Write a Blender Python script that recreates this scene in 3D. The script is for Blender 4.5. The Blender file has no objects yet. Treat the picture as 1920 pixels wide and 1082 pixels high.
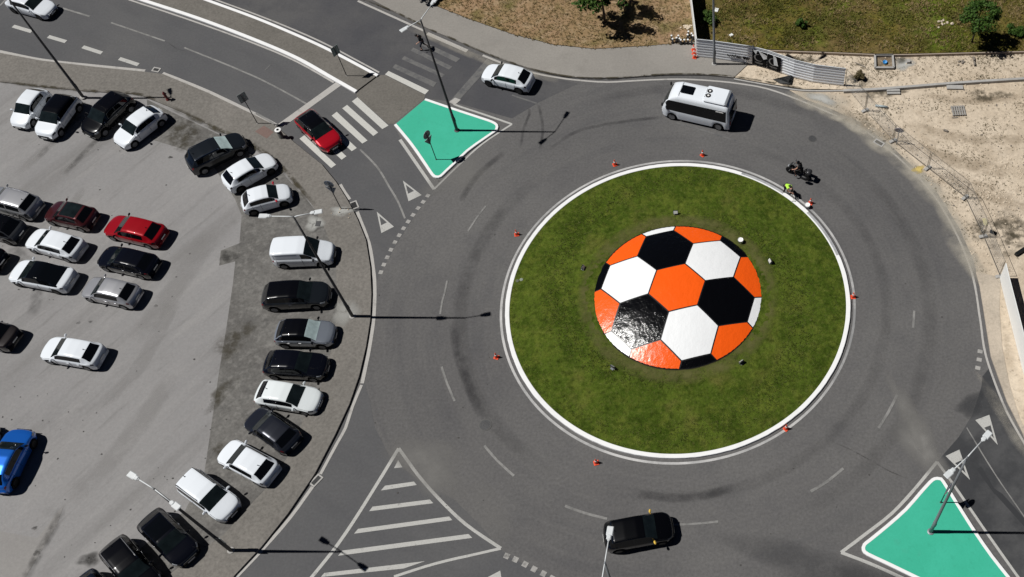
import bpy, bmesh, math, random
from mathutils import Vector, Matrix
from mathutils.geometry import tessellate_polygon
R = math.radians
random.seed(7)
scene = bpy.context.scene
COL = scene.collection

# ------------------------------------------------------------------ camera
F_PX, PPX, PPY = 1970.0, 1363.0, 541.0          # focal length and principal point, pixels of the 1920 wide photograph
TILT = math.atan(1235 / 1970)                   # optical axis away from straight down
ALT = 63.0
CAM = Vector((3.4275, -38.644, ALT))
cam = bpy.data.cameras.new('camera')
cam.sensor_fit = 'HORIZONTAL'; cam.sensor_width = 36.0
cam.lens = F_PX / 1920 * 36.0
cam.shift_x = (960 - PPX) / 1920
cam.clip_start = 1.0; cam.clip_end = 3000
camo = bpy.data.objects.new('camera', cam); COL.objects.link(camo)
camo.location = CAM; camo.rotation_euler = (TILT, 0, 0)
scene.camera = camo

# ------------------------------------------------------------------ light
SUN_EL, SUN_AZ = 56.8, 179.6                     # sun stands in the west (-x); shadows fall towards +x
world = bpy.data.worlds.new('World'); scene.world = world; world.use_nodes = True
wn = world.node_tree.nodes; wl = world.node_tree.links
sky = wn.new('ShaderNodeTexSky'); sky.sky_type = 'NISHITA'; sky.sun_disc = False
sky.sun_elevation = R(SUN_EL); sky.sun_rotation = R(270.4)
sky.altitude = 6000; sky.air_density = 0.30; sky.dust_density = 0.05; sky.ozone_density = 1.0
wl.new(sky.outputs[0], wn['Background'].inputs[0]); wn['Background'].inputs[1].default_value = 0.05
sl = bpy.data.lights.new('sun', 'SUN'); sl.energy = 4.6; sl.angle = R(0.5); sl.color = (1.0, 0.982, 0.945)
so = bpy.data.objects.new('sun', sl); COL.objects.link(so)
sd = Vector((math.cos(R(SUN_EL)) * math.cos(R(SUN_AZ)), math.cos(R(SUN_EL)) * math.sin(R(SUN_AZ)), math.sin(R(SUN_EL))))
so.rotation_euler = sd.to_track_quat('Z', 'Y').to_euler(); so.location = (-40, 0, 60)
scene.view_settings.view_transform = 'Standard'
try: scene.view_settings.look = 'None'
except Exception: pass
scene.view_settings.exposure = 0.0; scene.view_settings.gamma = 1.0

# ------------------------------------------------------------------ survey: a photograph pixel on a known level -> ground plan
CT, ST = math.cos(TILT), math.sin(TILT)
def P(px, py, z=0.0):
    X, Y, Z = px - PPX, -(py - PPY), -F_PX
    y = Y * CT - Z * ST; zz = Y * ST + Z * CT
    k = (ALT - z) / -zz
    return Vector((CAM.x + X * k, CAM.y + y * k, z))
def proj(v):
    d = Vector(v) - CAM
    y = d.y * CT + d.z * ST; z = -d.y * ST + d.z * CT
    return PPX + F_PX * d.x / -z, PPY - F_PX * y / -z
def zfit(base, top, z0=0.0):
    b = P(*base, z0); best = (1e9, 0)
    for i in range(1400):
        z = i * 0.01
        q = proj((b.x, b.y, z)); e = math.hypot(q[0] - top[0], q[1] - top[1])
        if e < best[0]: best = (e, z)
    return best[1]

# ------------------------------------------------------------------ materials
def new_mat(name):
    m = bpy.data.materials.new(name); m.use_nodes = True
    return m, m.node_tree.nodes, m.node_tree.links, m.node_tree.nodes['Principled BSDF']
def rgba(c): return (c[0], c[1], c[2], 1.0)
def plain(name, c, rough=0.6, metal=0.0, coat=0.0, spec=0.5, vary=0.0, vscale=3.0):
    m, n, l, b = new_mat(name)
    b.inputs['Base Color'].default_value = rgba(c); b.inputs['Roughness'].default_value = rough
    b.inputs['Metallic'].default_value = metal; b.inputs['Coat Weight'].default_value = coat
    b.inputs['Coat Roughness'].default_value = 0.04; b.inputs['Specular IOR Level'].default_value = spec
    t = n.new('ShaderNodeTexCoord'); nz = n.new('ShaderNodeTexNoise'); nz.inputs['Scale'].default_value = vscale; nz.inputs['Detail'].default_value = 4
    l.new(t.outputs['Object'], nz.inputs['Vector'])
    mx = n.new('ShaderNodeMix'); mx.data_type = 'RGBA'
    v = vary if vary else 0.05
    mx.inputs[6].default_value = rgba([x * (1 - v) for x in c]); mx.inputs[7].default_value = rgba([min(1, x * (1 + v)) for x in c])
    l.new(nz.outputs['Fac'], mx.inputs[0]); l.new(mx.outputs[2], b.inputs['Base Color'])
    return m
def tint(n, l, col, fac, target):
    mx = n.new('ShaderNodeMix'); mx.data_type = 'RGBA'
    l.new(fac, mx.inputs[0]); l.new(col, mx.inputs[6]); mx.inputs[7].default_value = rgba(target)
    return mx.outputs[2]
def ramp(n, l, src, lo, hi, a=0.0, b=1.0):
    r = n.new('ShaderNodeMapRange'); r.inputs[1].default_value = lo; r.inputs[2].default_value = hi
    r.inputs[3].default_value = a; r.inputs[4].default_value = b; r.clamp = True
    l.new(src, r.inputs[0]); return r.outputs[0]
def noise(n, l, vec, scale, detail=5, rough=0.55, stretch=None, rot=0.0):
    if stretch:
        mr_ = n.new('ShaderNodeMapping'); mr_.inputs['Rotation'].default_value = (0, 0, rot); l.new(vec, mr_.inputs['Vector'])
        mp = n.new('ShaderNodeMapping'); mp.inputs['Scale'].default_value = stretch; l.new(mr_.outputs[0], mp.inputs['Vector']); vec = mp.outputs[0]
    z = n.new('ShaderNodeTexNoise'); z.inputs['Scale'].default_value = scale; z.inputs['Detail'].default_value = detail
    z.inputs['Roughness'].default_value = rough
    l.new(vec, z.inputs['Vector']); return z.outputs['Fac']
def ground(name, c, layers, rough=0.9, grain=0.18, grain_scale=7.0, bump=0.0, bump_scale=6.0, polar=None, spec=0.3):
    """base colour c; layers = (scale, lo, hi, target colour, amount, stretch, rot); grain = fine speckle"""
    m, n, l, b = new_mat(name)
    t = n.new('ShaderNodeTexCoord'); vec = t.outputs['Object']
    rgb = n.new('ShaderNodeRGB'); rgb.outputs[0].default_value = rgba(c); col = rgb.outputs[0]
    if polar:                                                  # wheel paths following the ring road
        sp = n.new('ShaderNodeSeparateXYZ'); l.new(vec, sp.inputs[0])
        def mt(op, a, bb=None, v=None):
            q = n.new('ShaderNodeMath'); q.operation = op; l.new(a, q.inputs[0])
            if bb is not None: l.new(bb, q.inputs[1])
            if v is not None: q.inputs[1].default_value = v
            return q.outputs[0]
        r2 = mt('ADD', mt('MULTIPLY', sp.outputs[0], sp.outputs[0]), mt('MULTIPLY', sp.outputs[1], sp.outputs[1]))
        rad = mt('SQRT', r2); ang = mt('ARCTAN2', sp.outputs[1], sp.outputs[0])
        cb = n.new('ShaderNodeCombineXYZ'); l.new(mt('MULTIPLY', rad, v=0.9), cb.inputs[0]); l.new(mt('MULTIPLY', ang, v=1.1), cb.inputs[1])
        for sc, lo, hi, tgt, amt in polar:
            f = noise(n, l, cb.outputs[0], sc, 4); col = tint(n, l, col, ramp(n, l, f, lo, hi, 0, amt), tgt)
    for ly in layers:
        sc, lo, hi, tgt, amt = ly[:5]
        f = noise(n, l, vec, sc, 6, 0.6, ly[5] if len(ly) > 5 else None, ly[6] if len(ly) > 6 else 0.0)
        col = tint(n, l, col, ramp(n, l, f, lo, hi, 0, amt), tgt)
    g = noise(n, l, vec, grain_scale, 8, 0.75)
    mul = n.new('ShaderNodeMix'); mul.data_type = 'RGBA'; mul.blend_type = 'MULTIPLY'; mul.inputs[0].default_value = 1.0
    gg = ramp(n, l, g, 0.3, 0.7, 1 - grain, 1 + grain)
    cc = n.new('ShaderNodeCombineColor'); [l.new(gg, cc.inputs[i]) for i in range(3)]
    l.new(col, mul.inputs[6]); l.new(cc.outputs[0], mul.inputs[7]); l.new(mul.outputs[2], b.inputs['Base Color'])
    b.inputs['Roughness'].default_value = rough; b.inputs['Specular IOR Level'].default_value = spec
    if bump:
        bz = noise(n, l, vec, bump_scale, 8, 0.7); bp = n.new('ShaderNodeBump'); bp.inputs['Strength'].default_value = 0.8; bp.inputs['Distance'].default_value = bump
        l.new(bz, bp.inputs['Height']); l.new(bp.outputs[0], b.inputs['Normal'])
    return m
def soft(name, c, lo=0.35, hi=0.65, scale=1.2, stretch=None):
    """stain / dust / rubber lying on a surface: opacity from the vertex attribute 'a' broken up by noise"""
    m, n, l, b = new_mat(name)
    b.inputs['Base Color'].default_value = rgba(c); b.inputs['Roughness'].default_value = 0.95; b.inputs['Specular IOR Level'].default_value = 0.1
    at = n.new('ShaderNodeAttribute'); at.attribute_name = 'a'
    t = n.new('ShaderNodeTexCoord'); nz = noise(n, l, t.outputs['Object'], scale, 7, 0.65, stretch)
    q = n.new('ShaderNodeMath'); q.operation = 'MULTIPLY'; l.new(at.outputs['Fac'], q.inputs[0]); l.new(ramp(n, l, nz, lo, hi), q.inputs[1])
    tr = n.new('ShaderNodeBsdfTransparent'); mx = n.new('ShaderNodeMixShader')
    l.new(q.outputs[0], mx.inputs[0]); l.new(tr.outputs[0], mx.inputs[1]); l.new(b.outputs[0], mx.inputs[2])
    l.new(mx.outputs[0], n['Material Output'].inputs['Surface'])
    return m
def worn_paint(name, c, under, lo, hi, scale=2.0):
    m, n, l, b = new_mat(name)
    t = n.new('ShaderNodeTexCoord'); f = noise(n, l, t.outputs['Object'], scale, 9, 0.75)
    f2 = noise(n, l, t.outputs['Object'], 11, 6, 0.7)
    rgb = n.new('ShaderNodeRGB'); rgb.outputs[0].default_value = rgba(c)
    col = tint(n, l, rgb.outputs[0], ramp(n, l, f, lo, hi, 0.0, 1.0), under)
    col = tint(n, l, col, ramp(n, l, f2, 0.4, 0.75, 0.0, 0.35), under)
    l.new(col, b.inputs['Base Color']); b.inputs['Roughness'].default_value = 0.8; b.inputs['Specular IOR Level'].default_value = 0.3
    return m

ASPH = (0.094, 0.091, 0.091)
M = {}
M['ring_asphalt'] = ground('ring_asphalt', ASPH, [(0.05, 0.38, 0.66, (0.126, 0.122, 0.119), 0.8), (0.35, 0.5, 0.75, (0.074, 0.073, 0.076), 0.5), (1.6, 0.55, 0.8, (0.118, 0.114, 0.110), 0.4)],
                           polar=[(1.1, 0.46, 0.68, (0.064, 0.063, 0.067), 0.5), (2.6, 0.55, 0.75, (0.13, 0.125, 0.121), 0.35)], grain=0.24, grain_scale=5.5)
M['road_asphalt'] = ground('road_asphalt', (0.080, 0.080, 0.084), [(0.09, 0.4, 0.65, (0.106, 0.104, 0.104), 0.7), (0.5, 0.5, 0.75, (0.062, 0.062, 0.066), 0.5, (0.25, 1, 1), 0.5), (2.2, 0.6, 0.8, (0.115, 0.113, 0.11), 0.4)], grain=0.14, grain_scale=6)
M['north_asphalt'] = ground('north_asphalt', (0.060, 0.060, 0.066), [(0.12, 0.42, 0.62, (0.090, 0.088, 0.088), 0.8), (0.6, 0.5, 0.72, (0.048, 0.048, 0.054), 0.5)], grain=0.14, grain_scale=6)
M['new_asphalt'] = ground('new_asphalt', (0.040, 0.041, 0.044), [(0.25, 0.45, 0.6, (0.072, 0.072, 0.074), 0.85), (0.9, 0.5, 0.7, (0.028, 0.029, 0.032), 0.6)], grain=0.12)
M['lot'] = ground('lot', (0.205, 0.200, 0.200), [(0.05, 0.36, 0.64, (0.262, 0.253, 0.249), 0.8, (0.35, 1, 1), -0.94), (0.30, 0.50, 0.68, (0.165, 0.159, 0.155), 0.75, (0.13, 1, 1), -0.94),
                  (0.75, 0.52, 0.70, (0.266, 0.257, 0.252), 0.7, (0.14, 1, 1), -0.94), (1.6, 0.58, 0.72, (0.150, 0.145, 0.141), 0.5, (0.10, 1, 1), -0.94), (3.0, 0.62, 0.76, (0.13, 0.125, 0.12), 0.4), (0.5, 0.62, 0.74, (0.15, 0.145, 0.14), 0.4)], grain=0.11, grain_scale=6)
M['bay'] = ground('bay', (0.108, 0.103, 0.097), [(0.25, 0.42, 0.62, (0.150, 0.144, 0.135), 0.8), (0.8, 0.5, 0.68, (0.080, 0.077, 0.074), 0.6), (2.0, 0.5, 0.7, (0.20, 0.192, 0.18), 0.6), (5, 0.6, 0.75, (0.075, 0.072, 0.069), 0.5)], grain=0.3, grain_scale=5)
M['pavement'] = ground('pavement', (0.150, 0.140, 0.127), [(0.12, 0.4, 0.65, (0.186, 0.172, 0.156), 0.7), (0.7, 0.52, 0.75, (0.126, 0.117, 0.106), 0.6)], grain=0.30, grain_scale=5.0)
M['pavement_north'] = ground('pavement_north', (0.224, 0.210, 0.192), [(0.15, 0.4, 0.65, (0.262, 0.246, 0.224), 0.8), (0.8, 0.55, 0.75, (0.178, 0.166, 0.15), 0.5), (0.4, 0.58, 0.72, (0.29, 0.27, 0.245), 0.6)], grain=0.12, grain_scale=6)
M['median'] = ground('median', (0.125, 0.116, 0.103), [(0.3, 0.4, 0.65, (0.155, 0.143, 0.128), 0.7), (1.4, 0.55, 0.75, (0.09, 0.083, 0.075), 0.6)], grain=0.25, grain_scale=6)
M['sand'] = ground('sand', (0.555, 0.470, 0.368), [(0.08, 0.4, 0.62, (0.48, 0.395, 0.295), 0.8), (0.5, 0.50, 0.68, (0.40, 0.325, 0.24), 0.75), (1.3, 0.54, 0.70, (0.30, 0.24, 0.175), 0.6), (3.2, 0.58, 0.70, (0.20, 0.155, 0.11), 0.65)], grain=0.20, grain_scale=4, bump=0.08, bump_scale=3)
M['dusty_pavement'] = ground('dusty_pavement', (0.36, 0.31, 0.25), [(0.4, 0.4, 0.62, (0.45, 0.385, 0.31), 0.8), (1.5, 0.55, 0.72, (0.26, 0.23, 0.19), 0.6)], grain=0.2)
M['dry_field'] = ground('dry_field', (0.265, 0.180, 0.098), [(0.18, 0.40, 0.60, (0.315, 0.205, 0.128), 0.8), (0.35, 0.50, 0.66, (0.120, 0.115, 0.035), 0.85), (1.3, 0.5, 0.68, (0.37, 0.285, 0.185), 0.6), (3, 0.52, 0.68, (0.11, 0.078, 0.032), 0.6)], grain=0.25, grain_scale=3, bump=0.15, bump_scale=2, spec=0.03)
M['green_field'] = ground('green_field', (0.130, 0.108, 0.022), [(0.10, 0.42, 0.58, (0.150, 0.108, 0.044), 0.9), (0.28, 0.48, 0.64, (0.062, 0.064, 0.014), 0.8), (0.16, 0.52, 0.64, (0.092, 0.140, 0.014), 0.9), (0.8, 0.52, 0.68, (0.17, 0.125, 0.055), 0.6), (0.5, 0.55, 0.68, (0.055, 0.036, 0.018), 0.6), (2.2, 0.50, 0.66, (0.032, 0.031, 0.010), 0.6)], grain=0.25, grain_scale=3, bump=0.25, bump_scale=1.6, spec=0.02)
M['lawn'] = ground('lawn', (0.052, 0.080, 0.010), [(0.22, 0.42, 0.58, (0.078, 0.108, 0.015), 0.85), (0.55, 0.47, 0.62, (0.026, 0.046, 0.005), 0.7), (0.40, 0.57, 0.71, (0.110, 0.102, 0.028), 0.75), (1.5, 0.47, 0.64, (0.098, 0.118, 0.019), 0.7), (2.4, 0.50, 0.66, (0.020, 0.032, 0.004), 0.6), (5.0, 0.52, 0.68, (0.105, 0.122, 0.030), 0.5)], grain=0.35, grain_scale=4, bump=0.12, bump_scale=5, spec=0.02)
M['terrain'] = ground('terrain', (0.22, 0.18, 0.11), [(0.02, 0.4, 0.6, (0.12, 0.12, 0.05), 0.8), (0.3, 0.5, 0.7, (0.3, 0.25, 0.16), 0.6)], grain=0.3)
M['green_paint'] = ground('green_paint', (0.034, 0.375, 0.245), [(0.5, 0.4, 0.65, (0.042, 0.41, 0.275), 0.8), (2.5, 0.58, 0.78, (0.026, 0.30, 0.195), 0.55), (0.9, 0.60, 0.78, (0.055, 0.30, 0.215), 0.45), (7, 0.66, 0.8, (0.06, 0.22, 0.16), 0.5)], grain=0.05, rough=0.7)
M['kerb_white'] = ground('kerb_white', (0.76, 0.76, 0.76), [(1.2, 0.5, 0.75, (0.66, 0.66, 0.66), 0.6)], grain=0.05, rough=0.65)
M['kerb_grey'] = ground('kerb_grey', (0.27, 0.275, 0.285), [(1.0, 0.45, 0.65, (0.42, 0.42, 0.43), 0.8), (2.0, 0.55, 0.75, (0.19, 0.19, 0.2), 0.6)], grain=0.12)
M['concrete'] = ground('concrete', (0.36, 0.35, 0.335), [(0.8, 0.45, 0.65, (0.30, 0.29, 0.275), 0.8), (3, 0.55, 0.75, (0.44, 0.43, 0.41), 0.5)], grain=0.12)
M['paint'] = worn_paint('road_paint', (0.43, 0.425, 0.405), (0.145, 0.14, 0.137), 0.57, 0.73, 1.6)
M['paint_edge'] = worn_paint('edge_paint', (0.40, 0.385, 0.365), (0.16, 0.155, 0.15), 0.55, 0.75, 0.9)
M['paint_thin'] = worn_paint('thin_paint', (0.235, 0.23, 0.222), (0.115, 0.113, 0.11), 0.44, 0.66, 0.9)
M['paint_ring'] = worn_paint('ring_paint', (0.52, 0.51, 0.50), (0.22, 0.22, 0.22), 0.40, 0.62, 0.12)
M['paint_faint'] = worn_paint('faint_paint', (0.135, 0.132, 0.128), (0.082, 0.082, 0.086), 0.45, 0.62, 1.5)
M['paint_fresh'] = worn_paint('fresh_paint', (0.50, 0.495, 0.465), (0.2, 0.2, 0.19), 0.66, 0.8, 2.2)
M['rubber_mark'] = soft('rubber_mark', (0.035, 0.035, 0.038), 0.30, 0.60, 0.6)
M['pale_wear'] = soft('pale_wear', (0.225, 0.218, 0.207), 0.25, 0.75, 0.35)
M['dust'] = soft('dust', (0.46, 0.425, 0.36), 0.30, 0.66, 0.5)
M['dark_stain'] = soft('dark_stain', (0.05, 0.048, 0.046), 0.34, 0.60, 1.5)
M['cement_spill'] = soft('cement_spill', (0.42, 0.42, 0.40), 0.28, 0.45, 1.5)
M['road_film'] = soft('road_film', (0.055, 0.056, 0.060), 0.15, 0.5, 0.5)
M['rut'] = soft('rut', (0.33, 0.265, 0.19), 0.32, 0.66, 0.9)
M['moss'] = soft('moss', (0.06, 0.052, 0.035), 0.40, 0.60, 1.3)
M['yellow_dust'] = soft('yellow_dust', (0.55, 0.42, 0.14), 0.3, 0.5, 2)
# things
M['glass'] = plain('car_glass', (0.0025, 0.003, 0.004), 0.05, spec=0.45)
M['glass_screen'] = plain('windscreen_glass', (0.008, 0.012, 0.013), 0.06, spec=0.55, vary=0.75, vscale=2.2)
M['glass_shade'] = plain('sunshade_behind_glass', (0.42, 0.52, 0.52), 0.08, spec=0.6, vary=0.35, vscale=3.5)
M['tyre'] = plain('tyre_rubber', (0.006, 0.006, 0.0065), 0.9, spec=0.2)
M['rim'] = plain('wheel_alloy', (0.15, 0.15, 0.155), 0.5)
M['rim_dark'] = plain('wheel_dark', (0.008, 0.008, 0.009), 0.5)
M['black_plastic'] = plain('black_plastic', (0.006, 0.006, 0.007), 0.55)
M['under'] = plain('underbody', (0.006, 0.006, 0.006), 0.9)
M['headlight'] = plain('headlight_lens', (0.36, 0.38, 0.40), 0.12, spec=0.7, vary=0.5, vscale=8)
M['headlight_dark'] = plain('headlight_smoked', (0.03, 0.034, 0.045), 0.1, spec=0.7)
M['taillight'] = plain('taillight_lens', (0.16, 0.008, 0.012), 0.15, spec=0.6)
M['taillight_dark'] = plain('taillight_smoked', (0.016, 0.012, 0.016), 0.15, spec=0.6)
M['plate'] = plain('number_plate', (0.6, 0.6, 0.58), 0.5)
M['chrome'] = plain('chrome', (0.6, 0.6, 0.62), 0.15, metal=1.0)
M['galv'] = plain('galvanised_steel', (0.21, 0.225, 0.24), 0.5, metal=0.3, vary=0.15)
M['pole_dark'] = plain('weathered_pole_steel', (0.050, 0.050, 0.053), 0.65, vary=0.2, vscale=1.2)
M['lamp_white'] = plain('lamp_housing', (0.56, 0.58, 0.59), 0.45, vary=0.12, vscale=6)
M['lamp_glass'] = plain('lamp_lens', (0.5, 0.52, 0.5), 0.2)
M['sign_back'] = plain('sign_back_grey', (0.20, 0.225, 0.22), 0.5, vary=0.15)
M['sign_blue'] = plain('sign_blue', (0.02, 0.09, 0.32), 0.4)
M['sign_white'] = plain('sign_white', (0.6, 0.6, 0.6), 0.4)
M['sign_red'] = plain('sign_red', (0.45, 0.02, 0.02), 0.4)
M['cone_orange'] = plain('cone_orange', (0.78, 0.085, 0.028), 0.5, vary=0.15)
M['white_plastic'] = plain('white_plastic', (0.74, 0.74, 0.73), 0.4)
M['iron'] = plain('cast_iron', (0.045, 0.045, 0.047), 0.6, vary=0.5, vscale=10)
M['hydrant_red'] = plain('hydrant_red', (0.13, 0.018, 0.018), 0.5, vary=0.3)
M['skin'] = plain('skin', (0.45, 0.25, 0.18), 0.6)
M['hivis'] = plain('hi_vis_green', (0.42, 0.78, 0.06), 0.7)
M['hivis_yellow'] = plain('hi_vis_yellow', (0.80, 0.88, 0.10), 0.7)
M['black_cloth'] = plain('black_cloth', (0.010, 0.010, 0.011), 0.85)
M['navy_cloth'] = plain('navy_cloth', (0.016, 0.018, 0.034), 0.85)
M['hair'] = plain('dark_hair', (0.008, 0.007, 0.006), 0.6)
M['wood'] = plain('weathered_wood', (0.19, 0.165, 0.14), 0.85, vary=0.3, vscale=4)
M['grey_sheet'] = plain('grey_sheet_metal', (0.82, 0.84, 0.87), 0.55, vary=0.06, vscale=0.7)
M['white_sheet'] = plain('white_hoarding', (0.74, 0.75, 0.74), 0.5)
M['poster'] = plain('black_poster', (0.006, 0.006, 0.007), 0.9, spec=0.1)
M['poster_white'] = plain('poster_backing', (0.72, 0.74, 0.76), 0.6)
M['poster_grey'] = plain('poster_print_grey', (0.20, 0.20, 0.20), 0.8)
M['tarp'] = plain('black_tarpaulin', (0.007, 0.008, 0.008), 0.5, spec=0.3, vary=0.4)
M['stone'] = plain('pale_stone', (0.52, 0.44, 0.34), 0.9, vary=0.25, vscale=6)
M['brick_red'] = plain('red_dirt', (0.16, 0.045, 0.03), 0.9)
M['blue_plastic'] = plain('blue_plastic', (0.03, 0.22, 0.50), 0.5)
M['pipe'] = plain('grey_pipe', (0.34, 0.40, 0.42), 0.5)
M['bark'] = plain('bark', (0.055, 0.040, 0.032), 0.9, vary=0.3, vscale=5)
M['yellow_mirror'] = plain('yellow_shell', (0.70, 0.46, 0.07), 0.35)
M['red_mirror'] = plain('red_shell', (0.45, 0.02, 0.04), 0.35)
M['moto_grey'] = plain('fairing_grey', (0.028, 0.028, 0.03), 0.35)
M['red_tile'] = ground('red_tile', (0.165, 0.112, 0.098), [(1.5, 0.45, 0.7, (0.13, 0.09, 0.08), 0.7)], grain=0.12)
M['soil'] = ground('soil', (0.16, 0.12, 0.08), [(1.5, 0.45, 0.65, (0.28, 0.22, 0.15), 0.8)], grain=0.3, bump=0.05)
M['bucket_paint'] = plain('wet_white_paint', (0.8, 0.8, 0.8), 0.25)
def leaf_mat(name, a, b):
    m, n, l, bs = new_mat(name)
    t = n.new('ShaderNodeTexCoord'); f = noise(n, l, t.outputs['Object'], 2.2, 5)
    mx = n.new('ShaderNodeMix'); mx.data_type = 'RGBA'; mx.inputs[6].default_value = rgba(a); mx.inputs[7].default_value = rgba(b)
    l.new(ramp(n, l, f, 0.35, 0.65), mx.inputs[0]); l.new(mx.outputs[2], bs.inputs['Base Color']); bs.inputs['Roughness'].default_value = 0.6
    bs.inputs['Specular IOR Level'].default_value = 0.12
    return m
M['leaf'] = leaf_mat('leaf', (0.018, 0.044, 0.007), (0.055, 0.105, 0.018))
M['leaf_light'] = leaf_mat('leaf_light', (0.03, 0.06, 0.012), (0.07, 0.12, 0.025))
M['tuft_dry'] = leaf_mat('tuft_dry', (0.16, 0.12, 0.05), (0.27, 0.20, 0.10))
M['tuft_green'] = leaf_mat('tuft_green', (0.062, 0.070, 0.012), (0.155, 0.140, 0.032))
M['tuft_weed'] = leaf_mat('tuft_weed', (0.05, 0.045, 0.02), (0.14, 0.11, 0.06))
M['lawn_blade'] = leaf_mat('lawn_blade', (0.030, 0.044, 0.006), (0.090, 0.104, 0.022))
_paint = {}
def car_paint(key, c, metal=0.0, rough=0.35):
    if key not in _paint:
        _paint[key] = plain('car_paint_' + key, c, rough, metal=metal, coat=1.0, spec=0.12 if metal < .3 else .3, vary=0.03, vscale=1.0)
    return _paint[key]

# ------------------------------------------------------------------ object helpers
def link(name, me, mat=None, parent=None, smooth=False):
    o = bpy.data.objects.new(name, me); COL.objects.link(o)
    if mat is not None and not me.materials: me.materials.append(mat)
    if parent is not None: o.parent = parent
    if smooth:
        for p in me.polygons: p.use_smooth = True
    return o
def mesh(name, vs, fs):
    me = bpy.data.meshes.new(name); me.from_pydata([tuple(v) for v in vs], [], fs); me.update(); return me
def struct(name, me, mat, kind='structure'):
    o = link(name, me, mat); o['kind'] = kind; return o
def tag(o, label, cat, group=None):
    o['label'] = label; o['category'] = cat
    if group: o['group'] = group
    return o
def thing(name, label, cat, loc=(0, 0, 0), rz=0.0, group=None):
    o = bpy.data.objects.new(name, None); COL.objects.link(o); o.empty_display_size = 0.3
    o.location = loc; o.rotation_euler = (0, 0, rz)
    return tag(o, label, cat, group)
def copy_tree(o, parent=None):
    kids = list(o.children)
    c = o.copy(); COL.objects.link(c)
    if parent is not None: c.parent = parent
    for k in kids: copy_tree(k, c)
    return c
class MB:
    def __init__(s): s.v = []; s.f = []
    def add(s, vs, fs):
        b = len(s.v); s.v += [Vector(v) for v in vs]; s.f += [tuple(i + b for i in f) for f in fs]
    def box(s, x0, x1, y0, y1, z0, z1, mtx=None):
        vs = [Vector(p) for p in ((x0, y0, z0), (x1, y0, z0), (x1, y1, z0), (x0, y1, z0), (x0, y0, z1), (x1, y0, z1), (x1, y1, z1), (x0, y1, z1))]
        if mtx is not None: vs = [mtx @ v for v in vs]
        s.add(vs, [(0, 3, 2, 1), (4, 5, 6, 7), (0, 1, 5, 4), (1, 2, 6, 5), (2, 3, 7, 6), (3, 0, 4, 7)])
    def rbox(s, cx, cy, cz, dx, dy, dz, r=0.02, mtx=None):     # box with chamfered vertical and top edges
        def ringpts(hx, hy, z, c):
            c = min(c, hx * .9, hy * .9)
            return [(cx + sx, cy + sy, z) for sx, sy in ((-hx + c, -hy), (hx - c, -hy), (hx, -hy + c), (hx, hy - c), (hx - c, hy), (-hx + c, hy), (-hx, hy - c), (-hx, -hy + c))]
        hx, hy, hz = dx / 2, dy / 2, dz / 2; r = min(r, hz * .9)
        rings = [ringpts(hx - r, hy - r, cz - hz, r), ringpts(hx, hy, cz - hz + r, r), ringpts(hx, hy, cz + hz - r, r), ringpts(hx - r, hy - r, cz + hz, r)]
        vs = [Vector(p) for q in rings for p in q]
        if mtx is not None: vs = [mtx @ v for v in vs]
        fs = [tuple(range(7, -1, -1)), tuple(range(24, 32))]
        for k in range(3):
            for i in range(8): fs.append((k * 8 + i, k * 8 + (i + 1) % 8, k * 8 + 8 + (i + 1) % 8, k * 8 + 8 + i))
        s.add(vs, fs)
    def tube(s, pts, radii, n=10, cap=True):
        pts = [Vector(p) for p in pts]
        if not isinstance(radii, (list, tuple)): radii = [radii] * len(pts)
        rings = []; prev = None
        for i, p in enumerate(pts):
            d = (pts[min(i + 1, len(pts) - 1)] - pts[max(i - 1, 0)]).normalized()
            ref = Vector((0, 0, 1)) if abs(d.z) < 0.9 else Vector((1, 0, 0))
            a = d.cross(ref).normalized() if prev is None else (prev - d * prev.dot(d)).normalized()
            prev = a; b = d.cross(a)
            rings.append([p + (a * math.cos(t * 2 * math.pi / n) + b * math.sin(t * 2 * math.pi / n)) * radii[i] for t in range(n)])
        vs = [v for r in rings for v in r]; fs = []
        for k in range(len(pts) - 1):
            for i in range(n): fs.append((k * n + i, k * n + (i + 1) % n, k * n + n + (i + 1) % n, k * n + n + i))
        if cap: fs += [tuple(range(n - 1, -1, -1)), tuple(range((len(pts) - 1) * n, len(pts) * n))]
        s.add(vs, fs)
    def lathe(s, prof, n=20, c=(0, 0, 0), mtx=None):
        vs = []; fs = []
        for r, z in prof:
            for i in range(n):
                t = i * 2 * math.pi / n; v = Vector((c[0] + r * math.cos(t), c[1] + r * math.sin(t), c[2] + z))
                vs.append(mtx @ v if mtx is not None else v)
        for k in range(len(prof) - 1):
            for i in range(n): fs.append((k * n + i, k * n + (i + 1) % n, k * n + n + (i + 1) % n, k * n + n + i))
        if prof[0][0] > 1e-4: fs.append(tuple(range(n - 1, -1, -1)))
        if prof[-1][0] > 1e-4: fs.append(tuple(range((len(prof) - 1) * n, len(prof) * n)))
        s.add(vs, fs)
    def mesh(s, name): return mesh(name, s.v, s.f)
    def build(s, name, mat, parent=None, smooth=False): return link(name, s.mesh(name), mat, parent, smooth)

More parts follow.
